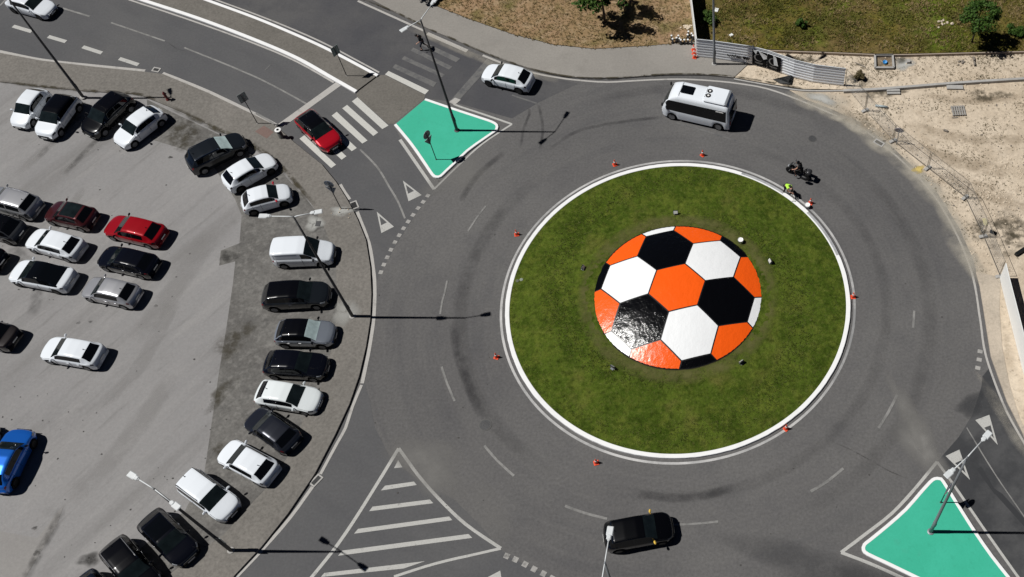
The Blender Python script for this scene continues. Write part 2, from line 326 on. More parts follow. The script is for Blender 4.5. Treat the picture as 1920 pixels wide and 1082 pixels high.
def ngon(pts, name, z=None):
    vs = [Vector((p[0], p[1], p[2] if z is None else z)) for p in pts]
    if area2(vs) < 0: vs = vs[::-1]
    return mesh(name, vs, tess(vs))
def tess(vs):
    fs = []
    for f in tessellate_polygon([[Vector((v.x, v.y, 0)) for v in vs]]):
        a, b, c = (vs[i] for i in f)
        fs.append(tuple(f) if (b.x - a.x) * (c.y - a.y) - (b.y - a.y) * (c.x - a.x) > 0 else tuple(reversed(f)))
    return fs
def area2(pts): return sum(a[0] * b[1] - b[0] * a[1] for a, b in zip(pts, pts[1:] + pts[:1]))
def prism_mesh(pts, z0, z1, name):
    pts = [Vector(p) for p in pts]
    if area2(pts) < 0: pts = pts[::-1]
    n = len(pts)
    vs = [Vector((p.x, p.y, z1)) for p in pts] + [Vector((p.x, p.y, z0)) for p in pts]
    return mesh(name, vs, tess(vs[:n]) + [(n + i, n + (i + 1) % n, (i + 1) % n, i) for i in range(n)])
def catmull(pts, step=0.6):
    pts = [Vector(p) for p in pts]
    if len(pts) < 3: return pts
    out = []
    for i in range(len(pts) - 1):
        p0 = pts[max(i - 1, 0)]; p1 = pts[i]; p2 = pts[i + 1]; p3 = pts[min(i + 2, len(pts) - 1)]
        n = max(2, int((p2 - p1).length / step))
        for k in range(n):
            t = k / n
            out.append(0.5 * ((2 * p1) + (p2 - p0) * t + (2 * p0 - 5 * p1 + 4 * p2 - p3) * t * t + (3 * p1 - p0 - 3 * p2 + p3) * t ** 3))
    out.append(pts[-1]); return out
def normals2(pts):
    ns = []
    for i in range(len(pts)):
        d = pts[min(i + 1, len(pts) - 1)] - pts[max(i - 1, 0)]; d.z = 0
        d.normalize(); ns.append(Vector((-d.y, d.x, 0)))
    return ns
def ribbon(mb, pts, w, z, smooth=True, jag=0.0):
    pts = catmull(pts) if smooth else [Vector(p) for p in pts]; ns = normals2(pts); vs = []; fs = []
    for i, (p, n) in enumerate(zip(pts, ns)):
        j = random.uniform(-jag, jag); k = random.uniform(-jag, jag)
        vs += [Vector((p.x + n.x * (w / 2 + j), p.y + n.y * (w / 2 + j), z)), Vector((p.x - n.x * (w / 2 + k), p.y - n.y * (w / 2 + k), z))]
        if i: fs.append((2 * i - 2, 2 * i - 1, 2 * i + 1, 2 * i))
    mb.add(vs, fs)
def wall_ribbon(mb, pts, w, z0, z1, smooth=True):
    pts = catmull(pts) if smooth else [Vector(p) for p in pts]; ns = normals2(pts); vs = []; fs = []
    for i, (p, n) in enumerate(zip(pts, ns)):
        for s_, z in ((1, z0), (1, z1 - .02), (0.86, z1), (-0.86, z1), (-1, z1 - .02), (-1, z0)):
            vs.append(Vector((p.x + n.x * w / 2 * s_, p.y + n.y * w / 2 * s_, z)))
        if i:
            for k in range(5): a = 6 * i - 6 + k; fs.append((a, a + 1, a + 7, a + 6))
    m = len(pts) - 1
    fs += [(0, 5, 4, 3, 2, 1), tuple(6 * m + k for k in range(6))]
    mb.add(vs, fs)
_film = [0]
def film(z):                                  # every stain lies on its own level, a hair above the last
    _film[0] += 1; return z + .00007 * _film[0]
def soft_ribbon(name, mat, pts, w, z, amt=1.0, fade=True):
    z = film(z)
    pts = catmull(pts, 0.5); ns = normals2(pts); vs = []; fs = []; al = []
    prof = ((-1, 0), (-.5, .8), (0, 1), (.5, .8), (1, 0)); n = len(pts)
    for i, (p, nn) in enumerate(zip(pts, ns)):
        e = min(1, min(i, n - 1 - i) / max(1, n * 0.18)) if fade else 1
        for s_, a in prof: vs.append(p + nn * (w / 2 * s_)); vs[-1].z = z; al.append(a * e * amt)
        if i:
            for k in range(4): q = 5 * i - 5 + k; fs.append((q, q + 1, q + 6, q + 5))
    me = mesh(name, vs, fs); at = me.attributes.new('a', 'FLOAT', 'POINT')
    for i, a in enumerate(al): at.data[i].value = a
    return struct(name, me, mat)
def soft_blob(name, mat, c, rx, ry, z, rot=0.0, amt=1.0):
    z = film(z)
    vs = [Vector((c[0], c[1], z))]; al = [amt]; fs = []; n = 26
    ph = random.random() * 6
    for k, (f, a) in enumerate(((.35, .95), (.7, .6), (1, 0))):
        for i in range(n):
            t = i * 2 * math.pi / n; rr = f * (1 + .16 * math.sin(3 * t + ph) + .1 * math.sin(5 * t + 2 * ph))
            x, y = rx * rr * math.cos(t), ry * rr * math.sin(t)
            vs.append(Vector((c[0] + x * math.cos(rot) - y * math.sin(rot), c[1] + x * math.sin(rot) + y * math.cos(rot), z))); al.append(a * amt)
            if k == 0: fs.append((0, 1 + i, 1 + (i + 1) % n))
            else: fs.append((1 + (k - 1) * n + i, 1 + k * n + i, 1 + k * n + (i + 1) % n, 1 + (k - 1) * n + (i + 1) % n))
    me = mesh(name, vs, fs); at = me.attributes.new('a', 'FLOAT', 'POINT')
    for i, a in enumerate(al): at.data[i].value = a
    return struct(name, me, mat)
def PP(lst, z=0.0): return [P(x, y, z) for x, y in lst]
def inside(x, y, poly):
    c = False; n = len(poly); j = n - 1
    for i in range(n):
        xi, yi, xj, yj = poly[i][0], poly[i][1], poly[j][0], poly[j][1]
        if (yi > y) != (yj > y) and x < (xj - xi) * (y - yi) / (yj - yi) + xi: c = not c
        j = i
    return c
def zoom(x0, y0, k): return lambda *pts: [(x0 + a / k, y0 + b / k) for a, b in pts]
K = 3.8646
Za, Zb, Zc, Zd = zoom(0, 0, K), zoom(480, 0, K), zoom(960, 0, K), zoom(1440, 0, K)
Ze, Zf, Zg, Zh = zoom(0, 270, K), zoom(480, 270, K), zoom(960, 270, K), zoom(1440, 270, K)
Zi, Zj, Zk, Zl = zoom(0, 540, K), zoom(480, 540, K), zoom(960, 540, K), zoom(1440, 540, K)
Zm, Zn, Zo, Zp = zoom(0, 802, K), zoom(480, 802, K), zoom(960, 802, K), zoom(1440, 802, K)

# ================================================================== SETTING
def sheet(name, pxs, z, mat): return struct(name, ngon(PP(pxs, z), name), mat)
me = mesh('ground', [(-900, -900, -.06), (900, -900, -.06), (900, 900, -.06), (-900, 900, -.06)], [(0, 1, 2, 3)])
struct('ground', me, M['terrain'])
me = mesh('road', [(-75, -40, 0), (48, -40, 0), (48, 46, 0), (-75, 46, 0)], [(0, 1, 2, 3)])
struct('road', me, M['ring_asphalt'])
sheet('road', [(-60, -30), (-60, 110), (0, 102), (272, 138), (388, 177), (516, 238), (600, 312), (664, 410), (690, 500), (700, 545), (712, 512), (745, 455), (790, 385), (814, 356), (812, 352), (752, 262), (737, 232), (640, 160), (480, 78), (200, -30)], .004, M['road_asphalt'])
sheet('road', [(330, -30), (383, -2), (480, 34), (622, 96), (708, 141), (796, 184), (845, 190), (960, 222), (1012, 191), (1084, 157), (1040, 146), (947, 121), (870, 95), (795, 58), (671, 2), (640, -30)], .004, M['north_asphalt'])
sheet('road', [(682, 715), (694, 752), (703, 802), (728, 851), (748, 872), (790, 905), (850, 935), (900, 985), (939, 1030), (960, 1047), (1040, 1085), (1060, 1100), (400, 1100), (440, 1082), (540, 970), (630, 825), (668, 735)], .004, M['road_asphalt'])
sheet('road', [(1842, 706), (1840, 726), (1823, 778), (1798, 819), (1757, 866), (1800, 930), (1908, 1082), (1960, 1110), (2020, 1000), (1935, 850), (1906, 806), (1880, 755), (1855, 690)], .004, M['new_asphalt'])
sheet('road', Zp((1510, 300), (1545, 280), (1640, 440), (1700, 480), (1860, 660), (1860, 720), (1650, 485), (1640, 480)), .008, plain('patch_asphalt', (0.026, 0.027, 0.03), 0.9))
# car park, parking bays, pavements
sheet('car_park', [(-90, 120), (0, 127), (155, 152), (300, 172), (410, 218), (520, 283), (590, 350), (640, 430), (662, 500), (665, 580), (655, 660), (630, 730), (590, 800), (530, 900), (470, 985), (400, 1060), (365, 1110), (-90, 1110)], .05, M['lot'])
sheet('parking_bay', [(275, 186), (316, 207), (410, 252), (523, 317), (590, 392), (640, 490), (640, 600), (610, 730), (555, 850), (480, 950), (400, 1030), (330, 1085), (190, 1104), (250, 1040), (347, 957), (383, 887), (393, 820), (411, 695), (424, 617.6), (437, 529), (441, 490), (411, 498), (414, 470), (449, 456), (453, 404), (440, 372), (400, 312), (345, 280), (282, 261)], .056, M['bay'])
sheet('car_park', [(-60, 985), (0, 996), (70, 1009), (112, 955), (119, 950), (106, 985), (48, 1082), (36, 1110), (-60, 1110)], .056, ground('old_lot', (0.225, 0.215, 0.208), [(0.5, 0.4, 0.7, (0.25, 0.24, 0.23), 0.6)], grain=0.1))
pav_l = [(-60, 92), (0, 99), (78, 113.5), (181, 125.5), (272, 134.5), (305, 138.5), (388, 173), (480, 217), (516, 235), (553, 268), (603, 308), (630, 341), (651, 374), (670, 410), (686, 450), (694, 500), (696.3, 550), (694, 600), (686, 650), (673, 705), (655, 757), (628, 815), (590, 888), (540, 962), (490, 1025), (440, 1078), (428, 1095),
         (296, 1095), (337, 1062), (420, 1002), (471, 945), (501.7, 913), (545, 848), (568, 788), (599, 731), (622, 654), (632, 586), (632, 560), (630, 490), (612, 435), (589, 390), (578, 374), (523, 310), (475, 273), (410, 244), (370, 222), (316, 199), (259, 176), (155, 170), (78, 162), (0, 153), (-60, 146)]
struct('pavement', prism_mesh(PP(pav_l, .15), -.02, .15, 'pavement'), M['pavement'])
pav_n = [(640, -30), (690, -5), (740, 22), (789, 47), (811, 57), (850, 73), (900, 95), (947, 113), (1003, 131), (1038, 138.5), (1076, 144.5), (1154, 146), (1244, 139.5), (1322, 139.5), (1376, 145), (1395, 127), (1411, 113), (1330, 98), (1300, 78), (1218.7, 86), (1115, 92), (1037.6, 84), (960, 64), (880, 36), (814, 10), (775, -30)]
struct('pavement', prism_mesh(PP(pav_n, .15), -.02, .15, 'pavement'), M['pavement_north'])
pav_e = [(1830, 510), (1876, 520), (1874, 580), (1879, 650), (1893, 722), (1912, 784), (1960, 880), (1945, 880), (1915, 806), (1888, 752), (1858, 668), (1848, 604), (1837, 536)]
struct('pavement', prism_mesh(PP(pav_e, .10), -.02, .10, 'pavement'), M['dusty_pavement'])
# sandy plots
def blend_sheet(name, pxs, z, mat): return sheet(name, pxs, z, mat)
sheet('sand_plot', [(1376, 145), (1440, 156.5), (1504, 166.5), (1582, 168), (1700, 161), (1920, 145), (2010, 139), (2010, 92), (1920, 98), (1699, 103), (1582, 100), (1440, 94), (1400, 112), (1392, 126)], .09, M['sand'])
sheet('sand_plot', [(1478, 168), (1582, 171), (1700, 164), (1920, 148), (2020, 141), (2020, 900), (1945, 850), (1916, 800), (1890, 750), (1860, 668), (1850, 604), (1838, 536), (1825, 488), (1799, 428), (1759, 364), (1707, 308), (1672, 275), (1614, 230), (1562, 206), (1510, 186)], .06, M['sand'])
sheet('field', [(770, -60), (814, 9), (880, 35), (960, 63), (1037.6, 83), (1115, 91), (1218.7, 85), (1283, 79), (1305, 76), (1309, 100), (1303, 60), (1296, -60)], .156, M['dry_field'])
sheet('field', [(1294, -60), (1303, 60), (1309, 96), (1345, 98), (1410, 104), (1440, 92), (1582, 98), (1642, 100.5), (1699, 100.5), (1920, 95), (2020, 92), (2020, -60)], .22, M['green_field'])
# splitter island
med_lo = [(215, -18), (269, 0), (375, 35), (480, 75), (557.6, 108.7), (622, 145), (667.6, 171)]
med_hi = [(330, -22), (383, -2), (480, 33.6), (560, 67), (622, 95.7), (707.7, 141)]
struct('traffic_island', prism_mesh(PP(med_lo, .11) + PP(med_hi, .11)[::-1], -.02, .11, 'traffic_island'), M['median'])
mb = MB(); wall_ribbon(mb, PP(med_lo, .14), .30, -.02, .14); wall_ribbon(mb, PP(med_hi, .14), .26, -.02, .14)
struct('kerb', mb.mesh('kerb'), M['kerb_white'])
sheet('pavement', [(668, 172), (708, 141), (722, 140.5), (797, 178), (795, 186), (738, 232), (728, 233), (670, 182)], .010, M['median'])
# green painted islands
is1 = [(797, 186), (850, 204), (900, 220.5), (922, 228), (931, 234), (931, 241), (926, 246.5), (905, 261), (876, 282), (850, 307), (836, 320), (826, 329.5), (818, 331), (811, 327), (800, 311), (772, 270.5), (741, 233)]
is2 = [(1745, 1095), (1714, 1080), (1660, 1054), (1628, 1039), (1619.5, 1031), (1621, 1021), (1632, 1012), (1665, 985), (1698.7, 955), (1725, 925), (1744, 904), (1753, 897.5), (1762, 897.5), (1769, 903), (1795, 945), (1828, 997), (1860, 1043), (1890, 1081), (1900, 1095)]
for pth in (is1, is2):
    w = PP(pth, .13)
    struct('traffic_island', prism_mesh(catmull(w), -.02, .12, 'traffic_island'), M['green_paint'])
    mb = MB(); wall_ribbon(mb, w, .22, -.02, .135); struct('kerb', mb.mesh('kerb'), M['kerb_white'])

# ------------------------------------------------------------------ centre island: kerb ring, mounded lawn, football dome
def ring(r0, r1, z0, z1, a0=0, a1=2 * math.pi, n=200, jag=0.0):
    vs = []; fs = []
    for i in range(n + 1):
        t = a0 + (a1 - a0) * i / n; j = random.uniform(-jag, jag)
        for r, z in ((r1 + j, z0), (r1 + j - .01, z1 - .015), (r1 + j - .03, z1), (r0 + .02, z1), (r0, z1 - .015), (r0, z0)):
            vs.append(Vector((r * math.cos(t), r * math.sin(t), z)))
        if i:
            for k in range(5): a = 6 * i - 6 + k; fs.append((a, a + 6, a + 7, a + 1))
    return vs, fs
mb = MB()
def ang(px, py): p = P(px, py, .15); return math.atan2(p.y, p.x)
a_un0, a_un1, a_un2, a_un3 = ang(1572, 478), ang(1514, 398), ang(1471, 360), ang(1392, 322)
mb.add(*ring(11.78, 12.09, -.02, .150, a_un3, a_un0 + 2 * math.pi, n=200, jag=.012)); mb.add(*ring(11.78, 12.09, -.02, .150, a_un1, a_un2, n=14, jag=.01)); mb.add(*ring(11.78, 11.90, -.02, .150, a_un0, a_un1, n=24)); mb.add(*ring(11.78, 11.90, -.02, .150, a_un2, a_un3, n=24))
struct('kerb', mb.mesh('kerb'), M['kerb_white'])
mb = MB(); mb.add(*ring(11.90, 12.09, -.02, .147, a_un0, a_un1, n=24)); mb.add(*ring(11.90, 12.09, -.02, .147, a_un2, a_un3, n=24))
struct('kerb', mb.mesh('kerb'), M['kerb_grey'])
def dome_z(r):
    rr = 5.9; h = 1.10; Rs = (rr * rr + h * h) / (2 * h)
    return 0.52 + math.sqrt(max(0, Rs * Rs - r * r)) - (Rs - h)
def lawn_z(r):
    t = max(0, min(1, (11.8 - r) / 5.9)); return .11 + .40 * (t ** 0.85)
vs = [Vector((0, 0, .4))]; fs = []; nr, na = 60, 180
for k in range(1, nr + 1):
    r = 11.8 * k / nr
    for i in range(na):
        t = i * 2 * math.pi / na
        z = lawn_z(max(r, 5.6)) + random.gauss(0, .012) * (1 if k < nr else 0) + .05 * math.sin(r * 1.3 + 2 * t) * min(1, (11.8 - r) / 3)
        vs.append(Vector((r * math.cos(t), r * math.sin(t), z)))
for i in range(na): fs.append((0, 1 + i, 1 + (i + 1) % na))
for k in range(1, nr):
    for i in range(na):
        a = 1 + (k - 1) * na + i; b = 1 + (k - 1) * na + (i + 1) % na; fs.append((a, a + na, b + na, b))
me = mesh('lawn', vs, fs); o = struct('lawn', me, M['lawn'])
for p in me.polygons: p.use_smooth = True
def scatter(name, mat, n, sampler, size, zf, label=None, per=4, h=1.0, spread=.6):
    vs = []; fs = []
    for _ in range(n):
        q = sampler()
        if q is None: continue
        x, y = q; z = zf(x, y); s = random.uniform(*size)
        for k in range(per):
            a = random.random() * 6.283; d = Vector((math.cos(a), math.sin(a), 0)); w = Vector((-d.y, d.x, 0)) * s * .22
            b = Vector((x, y, z - .01)) + d * random.uniform(0, s * spread); lean = random.uniform(.2, 1.0)
            i = len(vs); vs += [b - w, b + w, b + d * s * lean + Vector((0, 0, s * h * random.uniform(.35, 1)))]; fs.append((i, i + 1, i + 2))
    me = mesh(name, vs, fs); o = link(name, me, mat); o['kind'] = 'stuff'
    if label: o['label'] = label; o['category'] = 'grass'
    return o
def lawn_pt():
    r = math.sqrt(random.uniform(5.95 ** 2, 11.75 ** 2)); t = random.random() * 6.2832
    return r * math.cos(t), r * math.sin(t)
scatter('grass', M['lawn_blade'], 16000, lawn_pt, (.05, .11), lambda x, y: lawn_z(math.hypot(x, y)), 'short mown green grass around the painted football', per=3, h=.7)

soft_ribbon('worn_turf', soft('worn_turf', (0.135, 0.130, 0.048), 0.32, 0.62, 1.1), [Vector((6.35 * math.cos(i * .1309), 6.35 * math.sin(i * .1309), 0)) for i in range(49)], 1.5, lawn_z(6.2) + .035, .65, False)
# football: three-coloured hexagon lattice on a low dome
ball = thing('football_mural', 'giant orange, black and white football painted on a low dome in the roundabout lawn', 'mural', (0, 0, 0))
vs = []; fs = []; nr, na = 26, 96
vs.append(Vector((0, 0, dome_z(0))))
for k in range(1, nr + 1):
    r = 5.93 * k / nr
    for i in range(na): t = i * 2 * math.pi / na; vs.append(Vector((r * math.cos(t), r * math.sin(t), dome_z(min(r, 5.9)))))
for i in range(na): t = i * 2 * math.pi / na; vs.append(Vector((5.95 * math.cos(t), 5.95 * math.sin(t), .3)))
for i in range(na): fs.append((0, 1 + i, 1 + (i + 1) % na))
for k in range(1, nr + 1):
    for i in range(na): a = 1 + (k - 1) * na + i; b = 1 + (k - 1) * na + (i + 1) % na; fs.append((a, a + na, b + na, b))
link('dome', mesh('dome', vs, fs), plain('seam_black', (0.008, 0.008, 0.009), 0.35), ball, True)
def gloss(name, c, rough, bump):
    m, n, l, b = new_mat(name)
    t = n.new('ShaderNodeTexCoord')
    f = noise(n, l, t.outputs['Object'], 0.8, 4); mx = n.new('ShaderNodeMix'); mx.data_type = 'RGBA'
    mx.inputs[6].default_value = rgba([x * .95 for x in c]); mx.inputs[7].default_value = rgba([min(1, x * 1.05) for x in c]); l.new(f, mx.inputs[0]); l.new(mx.outputs[2], b.inputs['Base Color'])
    b.inputs['Roughness'].default_value = rough; b.inputs['Specular IOR Level'].default_value = 0.5
    h1 = noise(n, l, t.outputs['Object'], 1.9, 7, 0.62, (1, .75, 1), .4); bp = n.new('ShaderNodeBump'); bp.inputs['Strength'].default_value = 1.0; bp.inputs['Distance'].default_value = bump
    l.new(h1, bp.inputs['Height']); l.new(bp.outputs[0], b.inputs['Normal'])
    return m
BC = [gloss('glossy_orange', (0.86, 0.104, 0.007), .24, .048), gloss('glossy_white', (0.80, 0.81, 0.82), .35, .03), gloss('glossy_black', (0.0018, 0.0018, 0.0022), .15, .062)]
HR, HA = 2.03, R(15.3); hc = Vector((-.03, .015, 0))
circ = [Vector((5.86 * math.cos(i * 2 * math.pi / 120), 5.86 * math.sin(i * 2 * math.pi / 120), 0)) for i in range(120)]
def clip_convex(poly, clip):
    out = poly
    for a, b in zip(clip, clip[1:] + clip[:1]):
        if not out: return []
        res = []; e = b - a
        for p, q in zip(out, out[1:] + out[:1]):
            sp = e.x * (p.y - a.y) - e.y * (p.x - a.x); sq = e.x * (q.y - a.y) - e.y * (q.x - a.x)
            if sp >= 0: res.append(p)
            if (sp >= 0) != (sq >= 0): res.append(p + (q - p) * (sp / (sp - sq)))
        out = res
    return out
for q in range(-3, 4):
    for r_ in range(-3, 4):
        if abs(q + r_) > 3: continue
        d = HR * math.sqrt(3); a0 = HA + R(30)
        c = hc + Vector((math.cos(a0), math.sin(a0), 0)) * d * q + Vector((math.cos(a0 + R(60)), math.sin(a0 + R(60)), 0)) * d * r_
        hx = [c + Vector((math.cos(HA + i * R(60)), math.sin(HA + i * R(60)), 0)) * (HR - .052) for i in range(6)]
        pl = clip_convex(hx, circ)
        if len(pl) < 3 or abs(area2(pl)) < 0.25: continue
        dense = []
        for a, b in zip(pl, pl[1:] + pl[:1]):
            n = max(1, int((b - a).length / .2)); dense += [a + (b - a) * k / n for k in range(n)]
        cen = sum(dense, Vector()) / len(dense); vs = []; fs = []; n = len(dense)
        for k in range(1, 9):
            for p in dense:
                v = cen + (p - cen) * k / 8; vs.append(Vector((v.x, v.y, dome_z(math.hypot(v.x, v.y)) + .006)))
        vs.append(Vector((cen.x, cen.y, dome_z(cen.length) + .006)))
        for i in range(n): fs.append((8 * n, i, (i + 1) % n))
        for k in range(7):
            for i in range(n): fs.append((k * n + i, k * n + n + i, k * n + n + (i + 1) % n, k * n + (i + 1) % n))
        link('panel', mesh('panel', vs, fs), BC[(q - r_) % 3], ball, True)

# ------------------------------------------------------------------ road markings (paint films on the road)
def lines(mat, items, z=.012, jag=.006):
    mb = MB()
    for k, (pts, w) in enumerate(items): ribbon(mb, PP(pts), w, z + .0006 * k, jag=jag)
    return struct('road_marking', mb.mesh('road_marking'), mat)
def quads(mat, items, z=.013):
    mb = MB()
    for q in items: mb.add(PP(q, z), [tuple(range(len(q)))])
    me = mb.mesh('road_marking')
    bm = bmesh.new(); bm.from_mesh(me); bmesh.ops.recalc_face_normals(bm, faces=bm.faces)
    for f in bm.faces:
        if f.normal.z < 0: f.normal_flip()
    bm.to_mesh(me); bm.free()
    return struct('road_marking', me, mat)
mb = MB(); vs, fs = [], []
for i in range(241):
    t = i * 2 * math.pi / 240
    for r in (12.30, 12.47): vs.append(Vector((r * math.cos(t), r * math.sin(t), .012)))
    if i: fs.append((2 * i - 2, 2 * i - 1, 2 * i + 1, 2 * i))
mb.add(vs, fs); struct('road_marking', mb.mesh('road_marking'), M['paint_ring'])
lines(M['paint_edge'], [
    ([(-40, 91), (0, 97), (78, 112.5), (181, 124), (272, 133)], .30), ([(305, 137.5), (388, 171), (480, 215), (518, 235)], .30),
    ([(638, 346), (646, 360), (656, 374)], .24), ([(670, 397), (676.6, 415), (692, 456), (699.5, 500), (703, 540), (700.5, 599.5), (692.5, 654), (679, 719)], .24),
    ([(678, 722), (661, 762.5), (648, 802), (632.6, 830.5), (601, 889)], .20), ([(586, 913), (544.7, 970), (495.5, 1027), (450, 1075), (434, 1093)], .22),
    ([(190, -18), (243, 0), (360, 39), (480, 83), (557.6, 116.5), (626, 155)], .15), ([(388, -6), (483, 28.5), (563, 61), (626, 90.5), (711, 136)], .14),
    ([(671, 2), (740, 33), (795, 58)], .20), ([(801, 63), (876, 96)], .34), ([(905, 104), (947, 121)], .2)])
lines(M['paint_edge'], [([(940, 119), (1001, 137), (1048, 146), (1089, 151), (1141, 154), (1218.7, 150), (1283, 148.8), (1348, 152.7), (1400, 159), (1440, 167), (1491.7, 185), (1556, 212), (1608, 235.5), (1640, 258)], .16),
    ([(1658, 274), (1698.7, 309), (1750.5, 366), (1789, 430), (1815, 490), (1828, 536.5), (1838.5, 604.7), (1849, 669), (1880, 755), (1906, 806), (1945, 872)], .15)])
lines(M['paint'], [  # triangles of lines round the islands
    ([(846, 188), (853, 196.5), (905, 214), (960, 233)], .17), ([(960, 233), (905, 269.5), (860, 310), (814, 355)], .15), ([(750, 262), (772, 294), (814, 355)], .24),
    ([(1757, 866), (1715, 917), (1673, 962), (1625, 1000), (1577, 1036)], .20), ([(1577, 1036), (1632, 1057), (1688, 1082), (1710, 1092)], .20), ([(1757, 866), (1790, 912), (1850, 999), (1908, 1081), (1920, 1096)], .17),
    (Zn((1035, 150), (870, 420), (700, 690), (560, 890), (405, 1082), (380, 1110)), .22), (Zn((1035, 150), (1110, 255), (1180, 350), (1320, 510), (1520, 700), (1775, 875)), .20), (Zn((1775, 875), (1600, 915), (1300, 985), (1000, 1080)), .17)], jag=.004)
lines(M['paint_thin'], [
    (Za((455, 60), (650, 120)), .16), (Za((805, 165), (1195, 298)), .14), (Za((1335, 345), (1855, 560)) + Zb((370, 755)), .14), (Za((0, 42), (48, -8)), .16),
    (Zf((755, 40), (880, 170), (960, 300), (1030, 420), (1080, 540)), .15), (Zf((1665, 450), (1600, 535), (1535, 635)), .13), (Zf((1385, 990), (1367, 1082)) + Zj((1350, 95), (1335, 190)), .13),
    (Zj((1345, 570), (1385, 690), (1440, 820)), .15), (Zn((1655, 130), (1750, 240), (1870, 350)), .16), (Zo((385, 567), (530, 620), (690, 660)), .16), (Zo((1150, 705), (1330, 697), (1495, 680)), .14),
    (Zp((310, 462), (430, 390), (545, 295)), .18), (Zl((800, 1015), (870, 905), (935, 775)), .18), (Zl((1052, 290), (1060, 165)), .16), (Zp((1440, 0), (1640, 330), (1860, 650)), .08),
    (Zb((0, 822), (75, 865), (140, 905)), .18)], jag=.008)
lines(M['paint_faint'], [(Zc((0, 690), (180, 750)), .14), (Zc((1190, 890), (1400, 950), (1620, 1020)), .16), (Zb((65, 510), (105, 470)), .12)])
quads(M['paint_fresh'], [
    Zb((735, 705), (695, 735), (915, 935), (960, 910)), Zb((660, 760), (625, 785), (850, 985), (885, 960)), Zb((585, 810), (548, 838), (770, 1040), (808, 1018)),
    [(611.5, 223.5), (602, 231), (659.5, 283.5), (669, 277.5)], [(591, 238.5), (582, 245.5), (640.5, 299.5), (649.5, 293)], [(570.5, 253.5), (561.5, 260), (621, 315), (630, 308.8)],
    [(728.4, 133), (722, 139.7), (797, 177), (804, 169.5)]], z=.016)
quads(M['paint_faint'], [[(741, 120), (736, 127), (812.5, 163), (819, 155)], [(758, 105), (753, 111), (828, 145), (834.5, 140)], [(775, 89), (770, 95), (842, 130.6), (848, 125)], [(793, 78), (788, 84), (855, 116.5), (863, 110)]], z=.016)
quads(M['paint_edge'], [[(629.5, 154.5), (639, 160.4), (531, 238), (521, 233)]], z=.016)
quads(M['paint_faint'], [[(913, 110), (842, 191.5), (852.6, 197), (925, 117)]], z=.017)
quads(M['paint_edge'], [[(853, 183), (842, 191.5), (852.6, 197), (864, 187)]], z=.018)
quads(M['paint'], [Zn((935, 420), (1145, 390), (1165, 415), (905, 455)), Zn((845, 572), (1260, 520), (1285, 547), (820, 605)), Zn((740, 733), (1400, 643), (1423, 670), (710, 768)),
    Zn((625, 890), (1540, 770), (1567, 798), (595, 928)), Zn((495, 1052), (1225, 967), (1070, 1020), (470, 1082)), Zn((1030, 235), (1000, 293), (1062, 287)), Zn((1770, 1035), (1680, 1082), (1660, 1100), (1780, 1100))], z=.014)
def giveway(a, b, c):                      # outline triangle with a broad band at the base b-c, apex a
    L = lambda p, q, t: (p[0] + (q[0] - p[0]) * t, p[1] + (q[1] - p[1]) * t)
    ab, ac = L(b, a, .33), L(c, a, .33)
    m = L(b, c, .5); i1 = L(ab, ac, .16); i2 = L(ab, ac, .84); ia = L(a, m, .24)
    return [[b, c, ac, i2, i1, ab], [a, ab, i1, ia], [a, ia, i2, ac]]
tri = giveway((755.5, 338.6), (766, 377.4), (790.5, 365.7)) + giveway((706.4, 396.8), (715, 437), (738.7, 425)) + giveway((1870.8, 834.3), (1828.7, 787.7), (1855, 777.7)) + giveway((1818.7, 899.7), (1773, 855), (1798.8, 843))
quads(M['paint'], tri, z=.015)
sq = []
def dashes(centres, s0, s1):
    pts = PP(centres)
    for i, p in enumerate(pts):
        d = (pts[min(i + 1, len(pts) - 1)] - pts[max(i - 1, 0)]).normalized(); n = Vector((-d.y, d.x, 0))
        sq.append([p + d * s0 + n * s1, p - d * s0 + n * s1, p - d * s0 - n * s1, p + d * s0 - n * s1])
dashes(Zf((1245, 375), (1212, 420), (1175, 465), (1138, 515), (1103, 563), (1070, 612), (1038, 662), (1007, 713), (978, 767), (952, 822), (927, 875), (905, 930)), .15, .15)
dashes(Zo((-38, 930), (25, 955), (95, 990), (160, 1025), (228, 1058), (290, 1092)), .17, .17)
dashes(Zl((1537, 460), (1530, 520), (1520, 580)), .14, .17)
mb = MB()
for q in sq: mb.add([Vector((v.x, v.y, .015)) for v in q], [(0, 1, 2, 3)])
struct('road_marking', mb.mesh('road_marking'), worn_paint('dash_paint', (0.33, 0.32, 0.305), (0.135, 0.132, 0.128), 0.50, 0.68, 1.0))
mb = MB()
for a, b in (((95, 190), (230, 230)), ((350, 265), (478, 303)), ((600, 340), (738, 385)), ((865, 425), (1003, 470))):
    ribbon(mb, PP(Za(a, b)), .34, .015, smooth=False)
struct('road_marking', mb.mesh('road_marking'), M['paint'])
# rubber, dust, wear
for pts, w in ((Zc((120, 780), (125, 830), (85, 930), (60, 1080)), .28), (Zc((190, 750), (215, 860), (222, 960), (200, 1090)), .3), (Zc((260, 1090), (480, 950), (820, 880), (1100, 850)), .4), (Zj((1110, 60), (1120, 220)), .3), (Zj((1430, 250), (1470, 500), (1560, 760), (1640, 950)), .8), (Zf((1480, 420), (1600, 230), (1800, 60)), .6), (Zo((900, 480), (1250, 510), (1600, 440)), .7)):
    soft_ribbon('tyre_mark', M['rubber_mark'], PP(pts), w, .020, .42)
for rr, a0, a1, w, am in ((15.2, 2.3, 4.2, 1.2, .22), (14.6, -2.0, 1.3, 1.0, .14), (17.6, -1.2, .9, 1.3, .14), (19.8, .9, 2.0, 1.2, .14)):
    soft_ribbon('tyre_mark', M['rubber_mark'], [Vector((rr * math.cos(a0 + (a1 - a0) * i / 24), rr * math.sin(a0 + (a1 - a0) * i / 24), 0)) for i in range(25)], w, .019, am)
